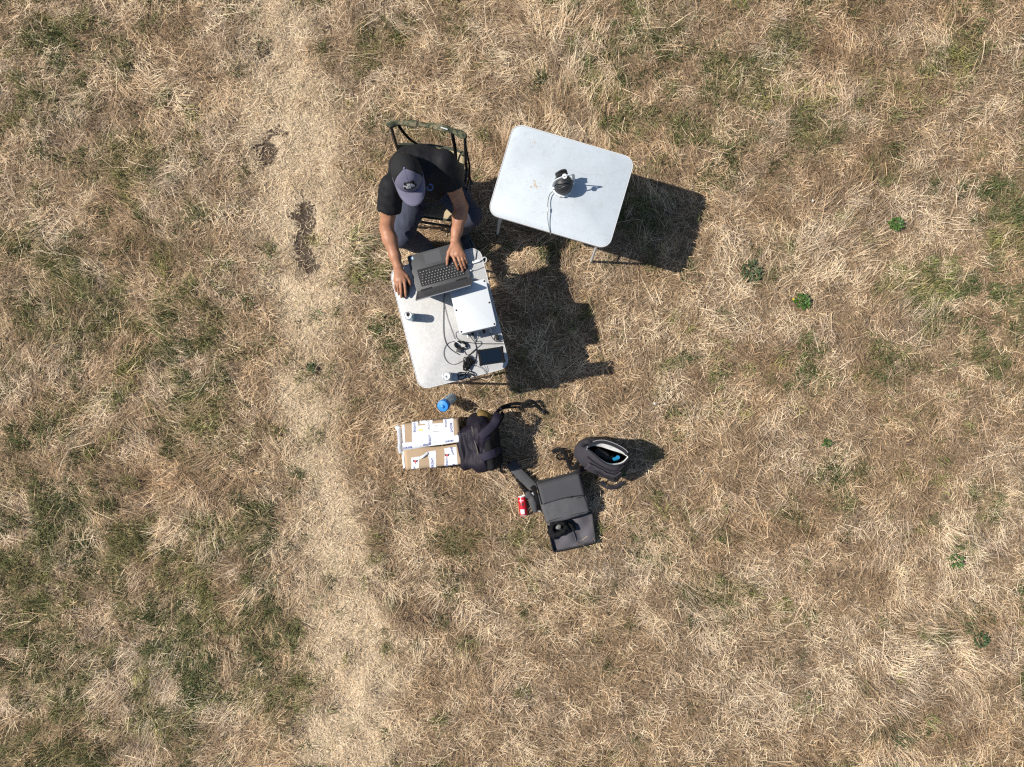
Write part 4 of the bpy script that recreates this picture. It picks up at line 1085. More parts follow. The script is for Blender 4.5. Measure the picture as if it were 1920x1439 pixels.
# trousers
Tr = Sdf((-.95, .85, .03), (-.12, 1.55, .70), .006)
Tr.limb(RH+[-.005, .0, .0], LH+[.005, 0, 0], .128, .128, .05); Tr.limb(pel, pel+[0, 0, .06], .13, .125, .05)
for H_, K_, A_ in ((RH, RK, RA), (LH, LK, LA)):
    an = A_+np.array((0, 0, -.015)); m1 = (H_+K_)/2; m2 = K_*.45+an*.55
    Tr.chain([H_, m1, K_, m2, an], [.105, .092, .074, .066, .060], .03)
Tr.plane_cut((0, 0, .075), (0, 0, -1))
link_mesh("trousers", Tr.mesh("trousers", lambda v: folds(.007, 8, 540, (1, 1, .8))(v)*.8+folds(.0025, 24, 560)(v)), M_TROUS, PER)
# shoes
def shoe(ank, toe, name="shoe"):
    d = toe-ank; d[2] = 0; L = np.linalg.norm(d); d /= L; heel = np.array((ank[0], ank[1], 0))-d*.055; tip = heel+d*.285
    s = np.array((d[1], -d[0], 0)); Rm = np.stack([s, d, (0, 0, 1)], 1)
    q = Sdf(np.minimum(heel, tip)-.12, np.maximum(heel, tip)+.16, .005); z = np.array((0, 0, 1.0))
    q.limb(heel+d*.04+z*.055, heel+d*.13+z*.055, .042, .046, .02); q.limb(heel+d*.13+z*.05, tip-d*.05+z*.036, .046, .034, .03)
    q.limb(heel+d*.05+z*.05, heel+d*.055+z*.115, .042, .046, .02); q.limb(tip-d*.09+z*.034, tip-d*.04+z*.032, .046, .040, .02)
    q.plane_cut((0, 0, .018), (0, 0, -1))
    o = link_mesh(name, q.mesh(name), M_SHOE, PER)
    out = []
    for i in range(28):
        a = 2*math.pi*i/28; c = math.cos(a); u = (1-c)/2; w = (.036+.014*math.sin(math.pi*min(1, u*1.05)))*1.08
        out.append(heel+d*(.285*u)+s*(math.sin(a)*w)*(1 if True else 1))
    loft("sole", [[p+z*.002 for p in out], [p*1.0+z*.010 for p in out], [p+z*.026 for p in out]], M_SOLE, o)
    for k in (-1, 1):
        ribbon("side_panel", [heel+d*.05+s*k*.042+z*.075, heel+d*.12+s*k*.050+z*.060, heel+d*.20+s*k*.050+z*.040], .035, .006, M_TEAL, o, up=tuple(s*k))
    return o
shoe(RA, RA+np.array((.09, -.12, 0))); shoe(LA, LA+np.array((.075, -.15, 0)))

# cap
CAP = empty("cap", (0, 0, 0)); CAP.parent = PER
def dome(phi, t, off=0.0):       # phi from straight ahead, t 0 = rim, 1 = button
    a = .110+off; b = .087+off; hgt = .124+off
    e = t*math.pi/2; rr = max(math.cos(e), 0)**(.80+.40*max(0, math.cos(phi))**2); zz = math.sin(e)**.92
    return HC + fw*(a*rr*math.cos(phi)+.002) + sd0*(b*rr*math.sin(phi)) + upv*(-.010+hgt*zz*(1+.05*math.cos(phi)*(1-t)))
PHI = R(66)
grid_patch("front_panel", lambda u, v: dome(-PHI+2*PHI*u, v*.985, .002), 28, 16, .003, M_CAPG, CAP)
grid_patch("back_panel", lambda u, v: dome(PHI+(2*math.pi-2*PHI)*u, v*.985, .0015), 32, 16, .003, M_CAPB, CAP)
tube("seam", [dome(0, t, .0036) for t in np.linspace(.02, .97, 9)], .0012, M_CAPG, CAP, 3, 6)
for k in (-1, 1): tube("seam", [dome(k*PHI, t, .003) for t in np.linspace(.02, .97, 9)], .0014, M_CAPB, CAP, 3, 6)
lathe("button", [(0, .007), (.005, .006), (.008, .002), (.008, -.002), (0, -.003)], M_CAPG, CAP, 16, Matrix.Translation(Vector(dome(0, 1.0, .002))) @ Matrix(np.stack([sd0, fw, upv], 1).tolist()).to_4x4(), local=False)
def brimf(u, v):
    ph = -R(88)+2*R(88)*u; p = dome(ph, .015, .003)
    ext = .078*math.cos(ph*.93)**.45
    cu = -.026*(math.sin(ph)**2)*v**.7 - .010*v*v
    side = sd0*(-.004*math.sin(ph)*v)
    return p + fw*(ext*v) + side + upv*(cu-.002)
grid_patch("brim", brimf, 36, 10, .004, M_CAPG, CAP)
tube("brim_edge", [brimf(u, 1.0) for u in np.linspace(0, 1, 25)], .0026, M_CAPG, CAP, 3, 6)
def on_cap(x, y, off):           # metres across and up from the patch centre
    t0 = .37; k = 1.22; t = t0 + y*k/.165; return dome(R(2) + x*k/.092, t, off)
grid_patch("logo_patch", lambda u, v: on_cap(-.035+.070*u, -.019+.038*v, .0050), 14, 8, .0015, mat("patch_black", (.008, .008, .009), .7, .2), CAP)
geos = []
for i, wd in enumerate(("THE", "NORTH", "FACE")):
    gx = text_geo(wd, .0115, 1.0, .00035); w_ = max(q[0] for q in gx[0]) - min(q[0] for q in gx[0])
    geos.append(xf(gx, 1.0, 0, .004-w_/2, .0085-.0085*i))
for r0, r1 in ((.0045, .0075), (.0100, .0130), (.0155, .0185)):
    V = []; F = []; k = 10
    for i in range(k+1):
        a = R(90*i/k); V += [(.0075+r0*math.sin(a)*.98, -.0115+r0*1.15*math.cos(a)), (.0075+r1*math.sin(a)*.98, -.0115+r1*1.15*math.cos(a))]
    F = [(2*i, 2*i+1, 2*i+3, 2*i+2) for i in range(k)]; geos.append((V, F))
flat_print("logo_print", geos, lambda x, y: on_cap(x, y, .0066), mat("print_white", (.72, .73, .74), .6), CAP)
# blue chest print, laid onto the shirt where it shows
from mathutils.bvhtree import BVHTree
so = [c for c in PER.children if c.name.startswith("t_shirt")][0]
bv = BVHTree.FromPolygons([tuple(v.co) for v in so.data.vertices], [tuple(p.vertices) for p in so.data.polygons])
def onshirt(px, py):
    d = (P(px, py, 0.2) - Vector((0, 0, CAM_H))).normalized(); h = bv.ray_cast(Vector((0, 0, CAM_H)), d)
    return None if h[0] is None else h[0] + h[1]*.003
V = []; F = []; ok = True
for i in range(13):
    a = R(-200+ 320*i/12)
    for r in (3.6, 6.2):
        q = onshirt(806+r*math.cos(a), 351-r*1.15*math.sin(a)); ok = ok and q is not None; V.append(q)
if ok: pydata("chest_print", V, [(2*i, 2*i+1, 2*i+3, 2*i+2) for i in range(12)], mat("print_blue", (.02, .07, .22), .6), PER)
# ------------------------------------------------------------------ cardboard box
M_CARD = mat("cardboard", (.37, .27, .175), .85, .2, noise=.10, nscale=10, bump=.15, bscale=90)
M_CARDIN = mat("cardboard_inside", (.20, .14, .085), .9, .1)
M_TAPE = mat("white_tape", (.60, .615, .65), .35, .5, noise=.06, nscale=22, bump=.8, bscale=70)
M_LABEL = mat("paper_label", (.66, .66, .65), .6, .3)
M_BLUEINK = mat("blue_ink", (.035, .055, .24), .6); M_REDINK = mat("red_ink", (.55, .05, .06), .6); M_BLKINK = mat("black_ink", (.03, .03, .035), .6); M_YEL = mat("yellow_mark", (.75, .70, .22), .6); M_GREYINK = mat("grey_ink", (.36, .36, .38), .6)
ZB = .27
def zb(X, Y): return (740+X/12.0, 770+Y/12.0)
bc = [zb(150, 320), zb(1440, 180), zb(1530, 1200), zb(240, 1330)]
cb = sum((P(x, y, ZB) for x, y in bc), Vector())/4
ax = (P(*bc[1], ZB)-P(*bc[0], ZB)) + (P(*bc[2], ZB)-P(*bc[3], ZB)); rb = math.atan2(ax.y, ax.x)
BOX = empty("cardboard_box", (cb.x, cb.y, 0), rb)
setp(BOX, "cardboard parcel box with blue-lettered white tape beside the dark backpack", "box")
WX, WY = .400, .318
FOOTPRINTS.append([wm(BOX) @ Vector((sx*WX/2, sy*WY/2, 0)) for sx, sy in ((-1, -1), (1, -1), (1, 1), (-1, 1))])
th = .005
for sy in (-1, 1): boxm("side_wall", (0, sy*(WY/2-th/2), ZB/2-.004), (WX/2, th/2, ZB/2-.004), M_CARD, BOX, .001)
for sx in (-1, 1): boxm("end_wall", (sx*(WX/2-th/2), 0, ZB/2-.004), (th/2, WY/2-th-.0005, ZB/2-.004), M_CARD, BOX, .001)
boxm("base", (0, 0, .006), (WX/2-th-.001, WY/2-th-.001, .004), M_CARDIN, BOX, 0)
def flap(name, y0, y1, za, zb_, mt):
    M = Matrix()
    vs = []
    bm = bmesh.new()
    def ed(u, v):
        y = y0+(y1-y0)*v; z = za+(zb_-za)*v + .004*math.sin(u*5+v)*v
        return (-WX/2+.001+(WX-.002)*u, y + (.004*math.sin(7*u)*v), z)
    wmx = wm(BOX)
    return grid_patch(name, lambda u, v: wmx @ Vector(ed(u, v)), 18, 6, .004, mt, BOX)
fy = -.012                       # seam line across the box
f1 = flap("top_flap", WY/2-.001, fy+.004, ZB, ZB+.006, M_CARD)
f2 = flap("top_flap", -WY/2+.001, fy-.006, ZB-.001, ZB-.006, M_CARD)
BI = wm(BOX).inverted()
def loc(X, Y):
    q = BI @ P(*zb(X, Y), ZB+.003); return q
def topz(q):
    if q.y > fy: v = (q.y-(WY/2-.001))/((fy+.004)-(WY/2-.001)); u = (q.x+WX/2)/WX; return ZB+.006*v+.004*math.sin(u*5+v)*v+.002
    v = (q.y+WY/2-.001)/((fy-.006)+WY/2-.001); u = (q.x+WX/2)/WX; return ZB-.001-.005*v+.004*math.sin(u*5+v)*v+.002
WB_ = wm(BOX)
def quad_tape(name, c, parent, mt=M_TAPE, lift=.0008, n=8, jit=0.0, seed=1):
    """c: four corners in the enlarged photo's pixels, laid on the flap"""
    rs = random.Random(seed); q = [loc(*p) for p in c]; V = []; F = []; m = 5
    for i in range(n+1):
        for j in range(m+1):
            u, v = i/n, j/m
            p = q[0].lerp(q[1], u).lerp(q[3].lerp(q[2], u), v)
            if jit and (j in (0, m) or i in (0, n)): p = p + Vector((rs.uniform(-jit, jit), rs.uniform(-jit, jit), 0))
            V.append(WB_ @ Vector((p.x, p.y, topz(p)+lift)))
    for i in range(n):
        for j in range(m): a = i*(m+1)+j; F.append((a, a+1, a+m+2, a+m+1))
    return pydata(name, V, F, mt, parent)
def print_on(name, geo, X, Y, rot, s, mt, parent, lift=.0030):
    """flat lettering centred at an enlarged-photo pixel, rot in degrees counter-clockwise in the picture, s = height in those pixels"""
    k = s; g = []
    c, q = math.cos(R(rot)), math.sin(R(rot))
    def fn(x, y):
        xx = X+k*(c*x-q*y); yy = Y-k*(q*x+c*y); p = loc(xx, yy); return WB_ @ Vector((p.x, p.y, topz(p)+lift))
    return flat_print(name, geo, fn, mt, parent)
EK = [text_geo("EKOHT", 1.0, 1.05, .02)]
quad_tape("tape_strip", [(170, 735), (1445, 545), (1450, 705), (185, 900)], f1, lift=.0008, n=20, jit=.0013, seed=2)
quad_tape("tape_strip", [(385, 262), (525, 248), (540, 720), (395, 735)], f1, lift=.0012, jit=.0013, seed=3)
quad_tape("tape_strip", [(690, 232), (850, 215), (860, 690), (700, 705)], f1, lift=.0012, jit=.0013, seed=4)
quad_tape("tape_strip", [(1090, 200), (1320, 180), (1340, 590), (1110, 640)], f1, lift=.0012, jit=.0013, seed=5)
quad_tape("paper_label", [(525, 345), (740, 325), (760, 690), (535, 715)], f1, M_LABEL, .0016, jit=.0008, seed=6)
quad_tape("paper_label", [(845, 300), (1180, 270), (1200, 640), (860, 690)], f1, M_LABEL, .0016, jit=.0008, seed=7)
print_on("tape_lettering", EK, 450, 385, 90, 62, M_BLUEINK, f1); print_on("tape_lettering", EK, 765, 330, 90, 58, M_GREYINK, f1)
print_on("tape_lettering", EK, 795, 660, 90, 62, M_BLUEINK, f1); print_on("tape_lettering", EK, 1150, 275, 90, 56, M_BLUEINK, f1)
print_on("tape_lettering", EK, 1270, 385, -86, 62, M_BLUEINK, f1); print_on("tape_lettering", EK, 290, 830, 186, 60, M_BLUEINK, f1)
print_on("tape_lettering", EK, 720, 765, 187, 52, M_BLUEINK, f1); print_on("tape_lettering", EK, 1225, 688, 187, 54, M_BLUEINK, f1)
def rect(w, h): return [([(-w/2, -h/2), (w/2, -h/2), (w/2, h/2), (-w/2, h/2)], [(0, 1, 2, 3)])]
print_on("yellow_mark", rect(2.0, 1.0), 590, 440, 3, 48, M_YEL, f1)
for yy_, ww in ((345, 1.4), (468, 3.0)): print_on("printed_line", rect(ww, .45), 930, yy_, 4, 44, M_GREYINK, f1)
quad_tape("tape_strip", [(160, 330), (215, 320), (245, 730), (190, 740)], f1, lift=.0010, jit=.0013, seed=21)
quad_tape("tape_strip", [(560, 235), (700, 225), (705, 300), (565, 310)], f1, lift=.0010, jit=.0013, seed=22)
# lower flap
quad_tape("tape_strip", [(375, 1065), (555, 1035), (545, 1300), (372, 1318)], f2, jit=.0013, seed=8)
quad_tape("tape_strip", [(750, 925), (925, 900), (935, 1280), (790, 1285)], f2, jit=.0013, seed=9)
quad_tape("tape_strip", [(1115, 850), (1385, 825), (1415, 1215), (1120, 1245)], f2, jit=.0013, seed=10)
print_on("tape_lettering", EK, 850, 1180, 90, 64, M_BLUEINK, f2); print_on("tape_lettering", EK, 1175, 1170, 90, 52, M_BLUEINK, f2); print_on("tape_lettering", EK, 1285, 910, -78, 54, M_BLUEINK, f2)
print_on("tape_lettering", [text_geo("H", 1.0, 1, .02)], 445, 1285, 90, 60, M_BLUEINK, f2); print_on("tape_lettering", [text_geo("E", 1.0, 1, .02)], 1325, 1215, 90, 56, M_BLUEINK, f2)
glass = [([(-.55, .55), (.55, .55), (.30, -.05), (.07, -.2), (.07, -.95), (.4, -1.05), (-.4, -1.05), (-.07, -.95), (-.07, -.2), (-.30, -.05)], [(0, 9, 8, 3, 2, 1), (8, 7, 4, 3), (7, 6, 5, 4)])]
hands_ = [([(-1.1, .6), (-.75, .85), (-.55, .1), (-.2, -.35), (-.75, -.2)], [(4, 3, 2, 1, 0)]), ([(1.1, .6), (.75, .85), (.55, .1), (.2, -.35), (.75, -.2)], [(0, 1, 2, 3, 4)])]
for X, Y in ((462, 1150), (1172, 1015)):
    print_on("fragile_glass", glass, X, Y, 0, 55, M_REDINK, f2); print_on("fragile_hands", hands_, X, Y, 0, 50, M_BLKINK, f2, .0033)
ribbon("torn_tape", [WB_ @ Vector((*loc(560, 1075).xy, ZB+.004)), WB_ @ Vector((*loc(640, 1030).xy, ZB+.016)), WB_ @ Vector((*loc(745, 950).xy, ZB+.005))], .016, .0008, M_TAPE, f2)
# loose tape hanging off the end
tw = [zb(35, 350), zb(75, 400), zb(100, 440), zb(110, 560), zb(120, 700), zb(115, 840), zb(150, 960)]
ribbon("loose_tape", [P(*t, z) for t, z in zip(tw, (.25, .258, .262, .262, .258, .262, .255))], .030, .001, M_TAPE, BOX, up=(.35, 0, 1))
ribbon("loose_tape", [P(*zb(205, 910), .266), P(*zb(195, 1050), .262), P(*zb(205, 1180), .262), P(*zb(215, 1300), .264)], .014, .001, M_TAPE, BOX)

# ------------------------------------------------------------------ water bottle
M_PET = mat("clear_bottle", (.42, .70, .90), .10, .5, alpha_trans=-.36); M_BLUECAP = mat("blue_lid", (.03, .22, .62), .4, .4, noise=.05)
wbp = P(848, 746, 0); tip = P(828.5, 763.5, .235)
BOT = empty("water_bottle", (wbp.x, wbp.y, .001)); setp(BOT, "clear plastic water bottle with a broad blue lid on the grass", "bottle")
axv = (tip - Vector((wbp.x, wbp.y, 0))).normalized(); MB_ = axv.to_track_quat('Z', 'Y').to_matrix().to_4x4()
lathe("bottle_body", [(0, .004), (.030, .0), (.036, .006), (.037, .05), (.035, .07), (.037, .09), (.037, .13), (.035, .15), (.037, .165), (.037, .195), (.034, .196), (.034, .01), (0, .008)], M_PET, BOT, 32, MB_)
lathe("water", [(0, .0085), (.0335, .0105), (.0335, .10), (0, .1005)], mat("bottle_water", (.45, .66, .80), .05, .5, alpha_trans=-.22), BOT, 28, MB_)
lathe("neck_ring", [(.037, .175), (.0395, .178), (.0395, .190), (.037, .193)], M_BLUECAP, BOT, 32, MB_)
lid_ = lathe("lid", [(.038, .194), (.042, .196), (.0425, .222), (.038, .230), (.014, .234), (0, .2345)], M_BLUECAP, BOT, 36, MB_)
lathe("lid_knob", [(.013, .234), (.012, .243), (.008, .2455), (0, .246)], M_BLUECAP, lid_, 20, MB_)

# ------------------------------------------------------------------ dark purple backpack beside the box
M_PURP = mat("purple_black_nylon", (.0095, .0075, .0145), .6, .2, noise=.2, nscale=16, bump=.3, bscale=350)
M_PURPL = mat("purple_grey_strap", (.021, .0175, .032), .75, .2, noise=.12, bump=.3, bscale=400)
M_BLKMESH = mat("black_back_mesh", (.008, .008, .009), .85, .2, bump=.5, bscale=400)
M_MUST = mat("mustard_fabric", (.19, .125, .04), .8, .2, noise=.15, bump=.3, bscale=200); M_ZIP = mat("khaki_zip", (.085, .078, .065), .6, .3)
bp0 = P(905, 832, .0)
BP = empty("backpack", (bp0.x, bp0.y, 0)); setp(BP, "dark purple hiking backpack standing between the cardboard box and the grass", "backpack")
a1 = R(8); Rz = np.array(((math.cos(a1), -math.sin(a1), 0), (math.sin(a1), math.cos(a1), 0), (0, 0, 1)))
def rotm(rx, ry, rz): return np.array(Euler((R(rx), R(ry), R(rz))).to_matrix())
q = Sdf((-.50, -.70, -.01), (.05, -.12, .45), .0055)
c0 = A(P(906, 832, .0))
q.box(c0+[-.01, .0, .165], (.085, .155, .175), .06, rotm(0, -6, 8), .03)
q.box(c0+[-.105, -.012, .135], (.055, .145, .145), .045, rotm(0, -3, 8), .02)
q.box(c0+[-.150, -.030, .10], (.035, .115, .10), .03, rotm(0, 0, 8), .012)
q.ell(c0+[.0, .085, .30], (.085, .085, .07), None, .03); q.ell(c0+[-.02, -.10, .29], (.08, .07, .065), None, .03)
q.ell(c0+[-.02, .165, .20], (.075, .06, .13), None, .03)
q.plane_cut((0, 0, .002), (0, 0, -1))
link_mesh("pack_body", q.mesh("pack_body", lambda v: folds(.020, 8, 600, (1.3, .5, .6))(v)+folds(.008, 18, 620, (1.4, .6, .8))(v)), M_PURP, BP)
q = Sdf((-.45, -.70, -.01), (.10, -.12, .46), .005)
q.box(c0+[.075, -.012, .195], (.030, .145, .165), .028, rotm(0, -10, 8), .02)
link_mesh("back_panel", q.mesh("back_panel", folds(.004, 14, 640)), M_BLKMESH, BP)
q = Sdf((-.40, -.40, .10), (.0, -.12, .42), .005)
q.ell(A(P(904, 778, .24)), (.036, .030, .055), None, .02); q.ell(A(P(912, 780, .22)), (.034, .028, .05), None, .03)
link_mesh("lid_pocket", q.mesh("lid_pocket", folds(.004, 16, 660)), M_MUST, BP)
for pts in ([(897, 825, .360), (905, 816, .372), (916, 806, .365), (926, 795, .345), (931, 784, .33), (934, 775, .28)], [(899, 860, .350), (908, 857, .368), (920, 853, .368), (931, 848, .335), (936, 846, .25), (934, 850, .12)]):
    ribbon("shoulder_strap", [P(*t) for t in pts], .055, .006, M_PURPL, BP)
tube("zip", [P(885, 800, .345), P(887, 815, .350), P(891, 830, .348), P(896, 848, .345), P(899, 864, .335), P(901, 872, .28)], .005, M_ZIP, BP, 6, 6)
tube("zip", [P(872, 812, .30), P(876, 830, .30), P(882, 846, .30), P(885, 862, .29), P(884, 872, .24)], .004, M_ZIP, BP, 6, 6)
for pts, w in (([(921, 790, .33), (930, 776, .26), (940, 765, .17), (953, 760, .10), (968, 757, .07), (982, 758, .05), (992, 752, .08), (1001, 755, .07), (1009, 763, .05), (1017, 771, .035), (1024, 777, .03)], .024),
               ([(936, 770, .20), (948, 765, .10), (965, 764, .055), (985, 763, .045), (1003, 761, .05)], .016),
               ([(931, 800, .30), (938, 790, .24), (943, 780, .16), (941, 772, .12)], .022),
               ([(914, 868, .20), (925, 873, .10), (935, 882, .04), (942, 886, .035), (938, 878, .05), (936, 866, .10)], .014)):
    ribbon("loose_strap", [P(*t) for t in pts], w, .003, M_DKFAB, BP)
boxm("buckle", (0, 0, 0), (.016, .012, .006), M_BLACKP, BP, .003, Matrix.Translation(P(937, 768, .19)) @ Matrix.Rotation(R(30), 4, 'Z'), local=False)
boxm("buckle", (0, 0, 0), (.014, .010, .005), M_BLACKP, BP, .003, Matrix.Translation(P(1019, 773, .036)) @ Matrix.Rotation(R(-45), 4, 'Z'), local=False)

# ------------------------------------------------------------------ open grey backpack
M_GREYN = mat("charcoal_nylon", (.042, .039, .047), .7, .2, noise=.12, nscale=14, bump=.3, bscale=400)
M_GREYD = mat("dark_charcoal_nylon", (.020, .019, .023), .7, .2, noise=.12, bump=.3, bscale=400)
M_LINING = mat("pale_lining", (.62, .62, .60), .6, .3, noise=.25, nscale=22, bump=.5, bscale=50); M_PIPE = mat("grey_piping", (.23, .23, .23), .5, .4)
op0 = P(1118, 866, 0)
OP = empty("open_backpack", (op0.x, op0.y, 0)); setp(OP, "charcoal backpack with its zip wide open showing a pale lining", "backpack")
ang = R(-25); ux = np.array((math.cos(ang), math.sin(ang), 0)); uy = np.array((-math.sin(ang), math.cos(ang), 0))
NR = 56
def resample(pts, n):            # n points along a polyline, end left out
    p = spline([(x, y, 0) for x, y in pts], 8); d = np.r_[0, np.cumsum(np.linalg.norm(np.diff(p, axis=0), axis=1))]
    t = np.linspace(0, d[-1], n+1)[:-1]
    return [(np.interp(q, d, p[:, 0]), np.interp(q, d, p[:, 1])) for q in t]
def outline(up, low): return resample(up, NR//2) + resample(low, NR//2)
OUTL = outline([(1076, 852), (1080, 838), (1090, 827), (1107, 821), (1130, 823), (1152, 831), (1171, 845), (1179, 860)], [(1179, 860), (1170, 873), (1166, 886), (1160, 900), (1147, 900), (1128, 891), (1104, 881), (1086, 869), (1076, 852)])
RIM = outline([(1100, 840), (1112, 832), (1130, 830), (1150, 836), (1168, 846), (1178, 857)], [(1178, 857), (1170, 867), (1158, 872), (1142, 872), (1126, 863), (1112, 850), (1100, 840)])
def lift(o, z, shrink=1.0, dx=0.0, dy=0.0):
    p = np.array([tuple(P(x, y, z)) for x, y in o]); c = p.mean(0); p = c + (p-c)*shrink; p[:, 2] = z; p[:, 0] += dx; p[:, 1] += dy; return p
mid_r = lift(OUTL, .17); rim_r = lift(RIM, .335)
base0 = mid_r.copy(); base0[:, 2] = 0
cbs = base0.mean(0)
def lerp_r(t, z, puff=1.0):
    p = mid_r*(1-t)+rim_r*t; c = p.mean(0); p = c+(p-c)*puff; p[:, 2] = z; return p
def blw(z, sh):
    p = cbs+(base0-cbs)*sh; p[:, 2] = z; return p
rings = [blw(.003, .86), blw(.020, .93), blw(.10, .99), lerp_r(0, .17), lerp_r(.30, .24, 1.02), lerp_r(.66, .295, 1.01), lerp_r(.90, .325), rim_r.copy()]
wob = np.array([.004*math.sin(i*1.7)+.003*math.sin(i*.63+1) for i in range(NR)])
for k_, rg_ in enumerate(rings[2:6]): rg_[:, 0] += wob*math.sin(k_+1); rg_[:, 1] += wob*math.cos(k_*1.7)
FOOTPRINTS.append([tuple(p) for p in blw(0, .80)][::4])
loft("pack_shell", rings, M_GREYN, OP, True, False)
def inner(z, du, dl, sh=1.0):    # the inside of the mouth, its far half pulled forward
    o = [(x+du[0], y+du[1]) if i < NR//2 else (x+dl[0], y+dl[1]) for i, (x, y) in enumerate(RIM)]
    w = [math.sin(math.pi*min(1, (i % (NR//2))/(NR//2))) for i in range(NR)]
    o = [(RIM[i][0]*(1-w[i])+o[i][0]*w[i], RIM[i][1]*(1-w[i])+o[i][1]*w[i]) for i in range(NR)]
    return lift(o, z, sh)
rim_i = lift(RIM, .332, .965); in1 = inner(.285, (-5, 8), (-1.5, -3.0), .95); in2 = inner(.13, (-8, 10), (0, -2), .86); in3 = inner(.06, (-8, 10), (0, -2), .75)
loft("lining", [rim_r+np.array((0, 0, .001)), rim_i, in1], M_LINING, OP, False, False)
loft("inner_wall", [in1, in2, in3], mat("inner_black", (.008, .008, .009), .85, .1), OP, False, True)
def ring(c, a, b, ex=2.4, skew=0.0, z=0.0, tilt=0.0): return lift(RIM, z, 1.03)
def cc(t): return t
# the zip runs round the rim; a stiff flap edge stands along the far side
tube("zip", [p + np.array((0, 0, .004)) for p in lift(RIM, .335, 1.02)[::2]], .0055, M_GREYD, OP, 3, 8, True)
far = [lift(RIM, .328, 1.03)[i] for i in range(4, 27, 2)]
ribbon("flap_edge", [p+uy*.006+np.array((0, 0, .010-.0*i)) for i, p in enumerate(far)], .030, .010, M_GREYD, OP)
tube("flap_piping", [p+uy*.016+np.array((0, 0, .016)) for p in far], .003, M_PIPE, OP, 4, 7)
nearp = [rings[5][i]+np.array((0, 0, .004)) for i in range(30, 53, 2)]
tube("front_piping", [p-uy*.004 for p in nearp], .005, M_GREYD, OP, 4, 7)
# front pocket and badge
def front(u, v):                 # on the near face: u along, v up
    i = 31 + u*22; k = int(i); f = i-k
    lo = np.array(rings[3][k])*(1-f)+np.array(rings[3][(k+1) % NR])*f; hi = np.array(rings[5][k])*(1-f)+np.array(rings[5][(k+1) % NR])*f
    mid_ = np.array(rings[4][k])*(1-f)+np.array(rings[4][(k+1) % NR])*f
    p = lo*(1-v)*(1-2*v)+mid_*4*v*(1-v)+hi*v*(2*v-1) if True else lo
    return p - uy*.005 + np.array((0, 0, .006))
grid_patch("front_pocket", lambda u, v: front(.14+.72*u, -.10+.85*v), 20, 8, .010, M_GREYN, OP)
grid_patch("pocket_flap", lambda u, v: front(.30+.40*u, .30+.30*v)-uy*.006, 12, 4, .006, M_GREYD, OP)
grid_patch("name_badge", lambda u, v: front(.62+.16*u, .02+.13*v)-uy*.007, 6, 2, .002, M_BLKINK, OP)
ribbon("grab_handle", [P(1128, 903, .06), P(1132, 909, .05), P(1143, 914, .05), P(1156, 912, .045), P(1168, 905, .04)], .034, .008, M_GREYD, OP)
ribbon("side_strap", [P(1088, 862, .12), P(1078, 876, .07), P(1070, 878, .05), P(1066, 868, .04), P(1063, 858, .05), P(1056, 847, .06), P(1046, 843, .05), P(1036, 848, .03)], .030, .005, M_DKFAB, OP)
tube("strap_loop", [P(1062, 856, .045), P(1056, 851, .05), P(1048, 851, .045), P(1044, 857, .04), P(1049, 862, .04), P(1057, 860, .045)], .006, M_DKFAB, OP, 5, 6, True)
ribbon("top_handle", [P(1092, 838, .30), P(1096, 831, .335), P(1104, 829, .345), P(1111, 833, .335)], .028, .007, M_GREYD, OP)
for t in ((1101.5, 838.5), (1100.5, 842.5)):
    lathe("zip_pull", [(0, .004), (.004, .003), (.005, 0), (0, -.003)], M_GREYMETAL, OP, 10, Matrix.Translation(P(*t, .347)), local=False)
# what is in it
st = tube("blue_tube", [P(1150, 862, .22), P(1156, 860, .27), P(1158.5, 858, .305)], .014, mat("bright_blue", (.012, .19, .38), .4), None, 4, 14); setp(st, "bright blue tube sticking up inside the open backpack", "tube")
ob = Sdf((.4, -.7, .05), (.9, -.3, .35), .006); ob.box(A(P(1125, 850, .20)), (.06, .035, .06), .02, rotm(5, 8, -25), .0); ob.ell(A(P(1142, 858, .18)), (.045, .035, .06), None, .0)
oj = link_mesh("black_pouch", ob.mesh("black_pouch", folds(.004, 20, 680)), M_BLACKP); setp(oj, "black pouch down inside the open backpack", "pouch")

# ------------------------------------------------------------------ grey laptop bag, opened out
M_BAGG = mat("grey_ballistic_nylon", (.076, .076, .081), .75, .2, noise=.07, nscale=9, bump=.3, bscale=500)
M_BAGU = mat("grey_flap_nylon", (.056, .056, .061), .75, .2, noise=.07, nscale=9, bump=.3, bscale=500)
M_BAGL = mat("grey_inner_nylon", (.080, .076, .086), .7, .2, noise=.08, nscale=9, bump=.25, bscale=400)
ZG = .175
gc = [(1003, 909), (1087, 887), (1107, 962), (1027, 983)]
cg = sum((P(x, y, ZG) for x, y in gc), Vector())/4
ag = (P(*gc[1], ZG)-P(*gc[0], ZG)) + (P(*gc[2], ZG)-P(*gc[3], ZG)); rg = math.atan2(ag.y, ag.x)
BG = empty("laptop_bag", (cg.x, cg.y, 0), rg); setp(BG, "grey laptop shoulder bag lying with its front panel folded open", "bag")
FOOTPRINTS.append([wm(BG) @ Vector((sx*.15, sy*.135, 0)) for sx, sy in ((-1, -1), (1, -1), (1, 1), (-1, 1))])
q = Sdf((-.20, -.18, -.01), (.20, .18, .21), .005)
q.box((0, 0, ZG/2), (.160, .146, ZG/2), .022, None, 0); q.ell((-.02, -.03, ZG-.012), (.13, .11, .022), None, .03)
link_mesh("bag_body", q.mesh("bag_body", lambda v: folds(.006, 7, 700)(v)+folds(.002, 18, 705)(v)), M_BAGG, BG, local=True)
GW = wm(BG)
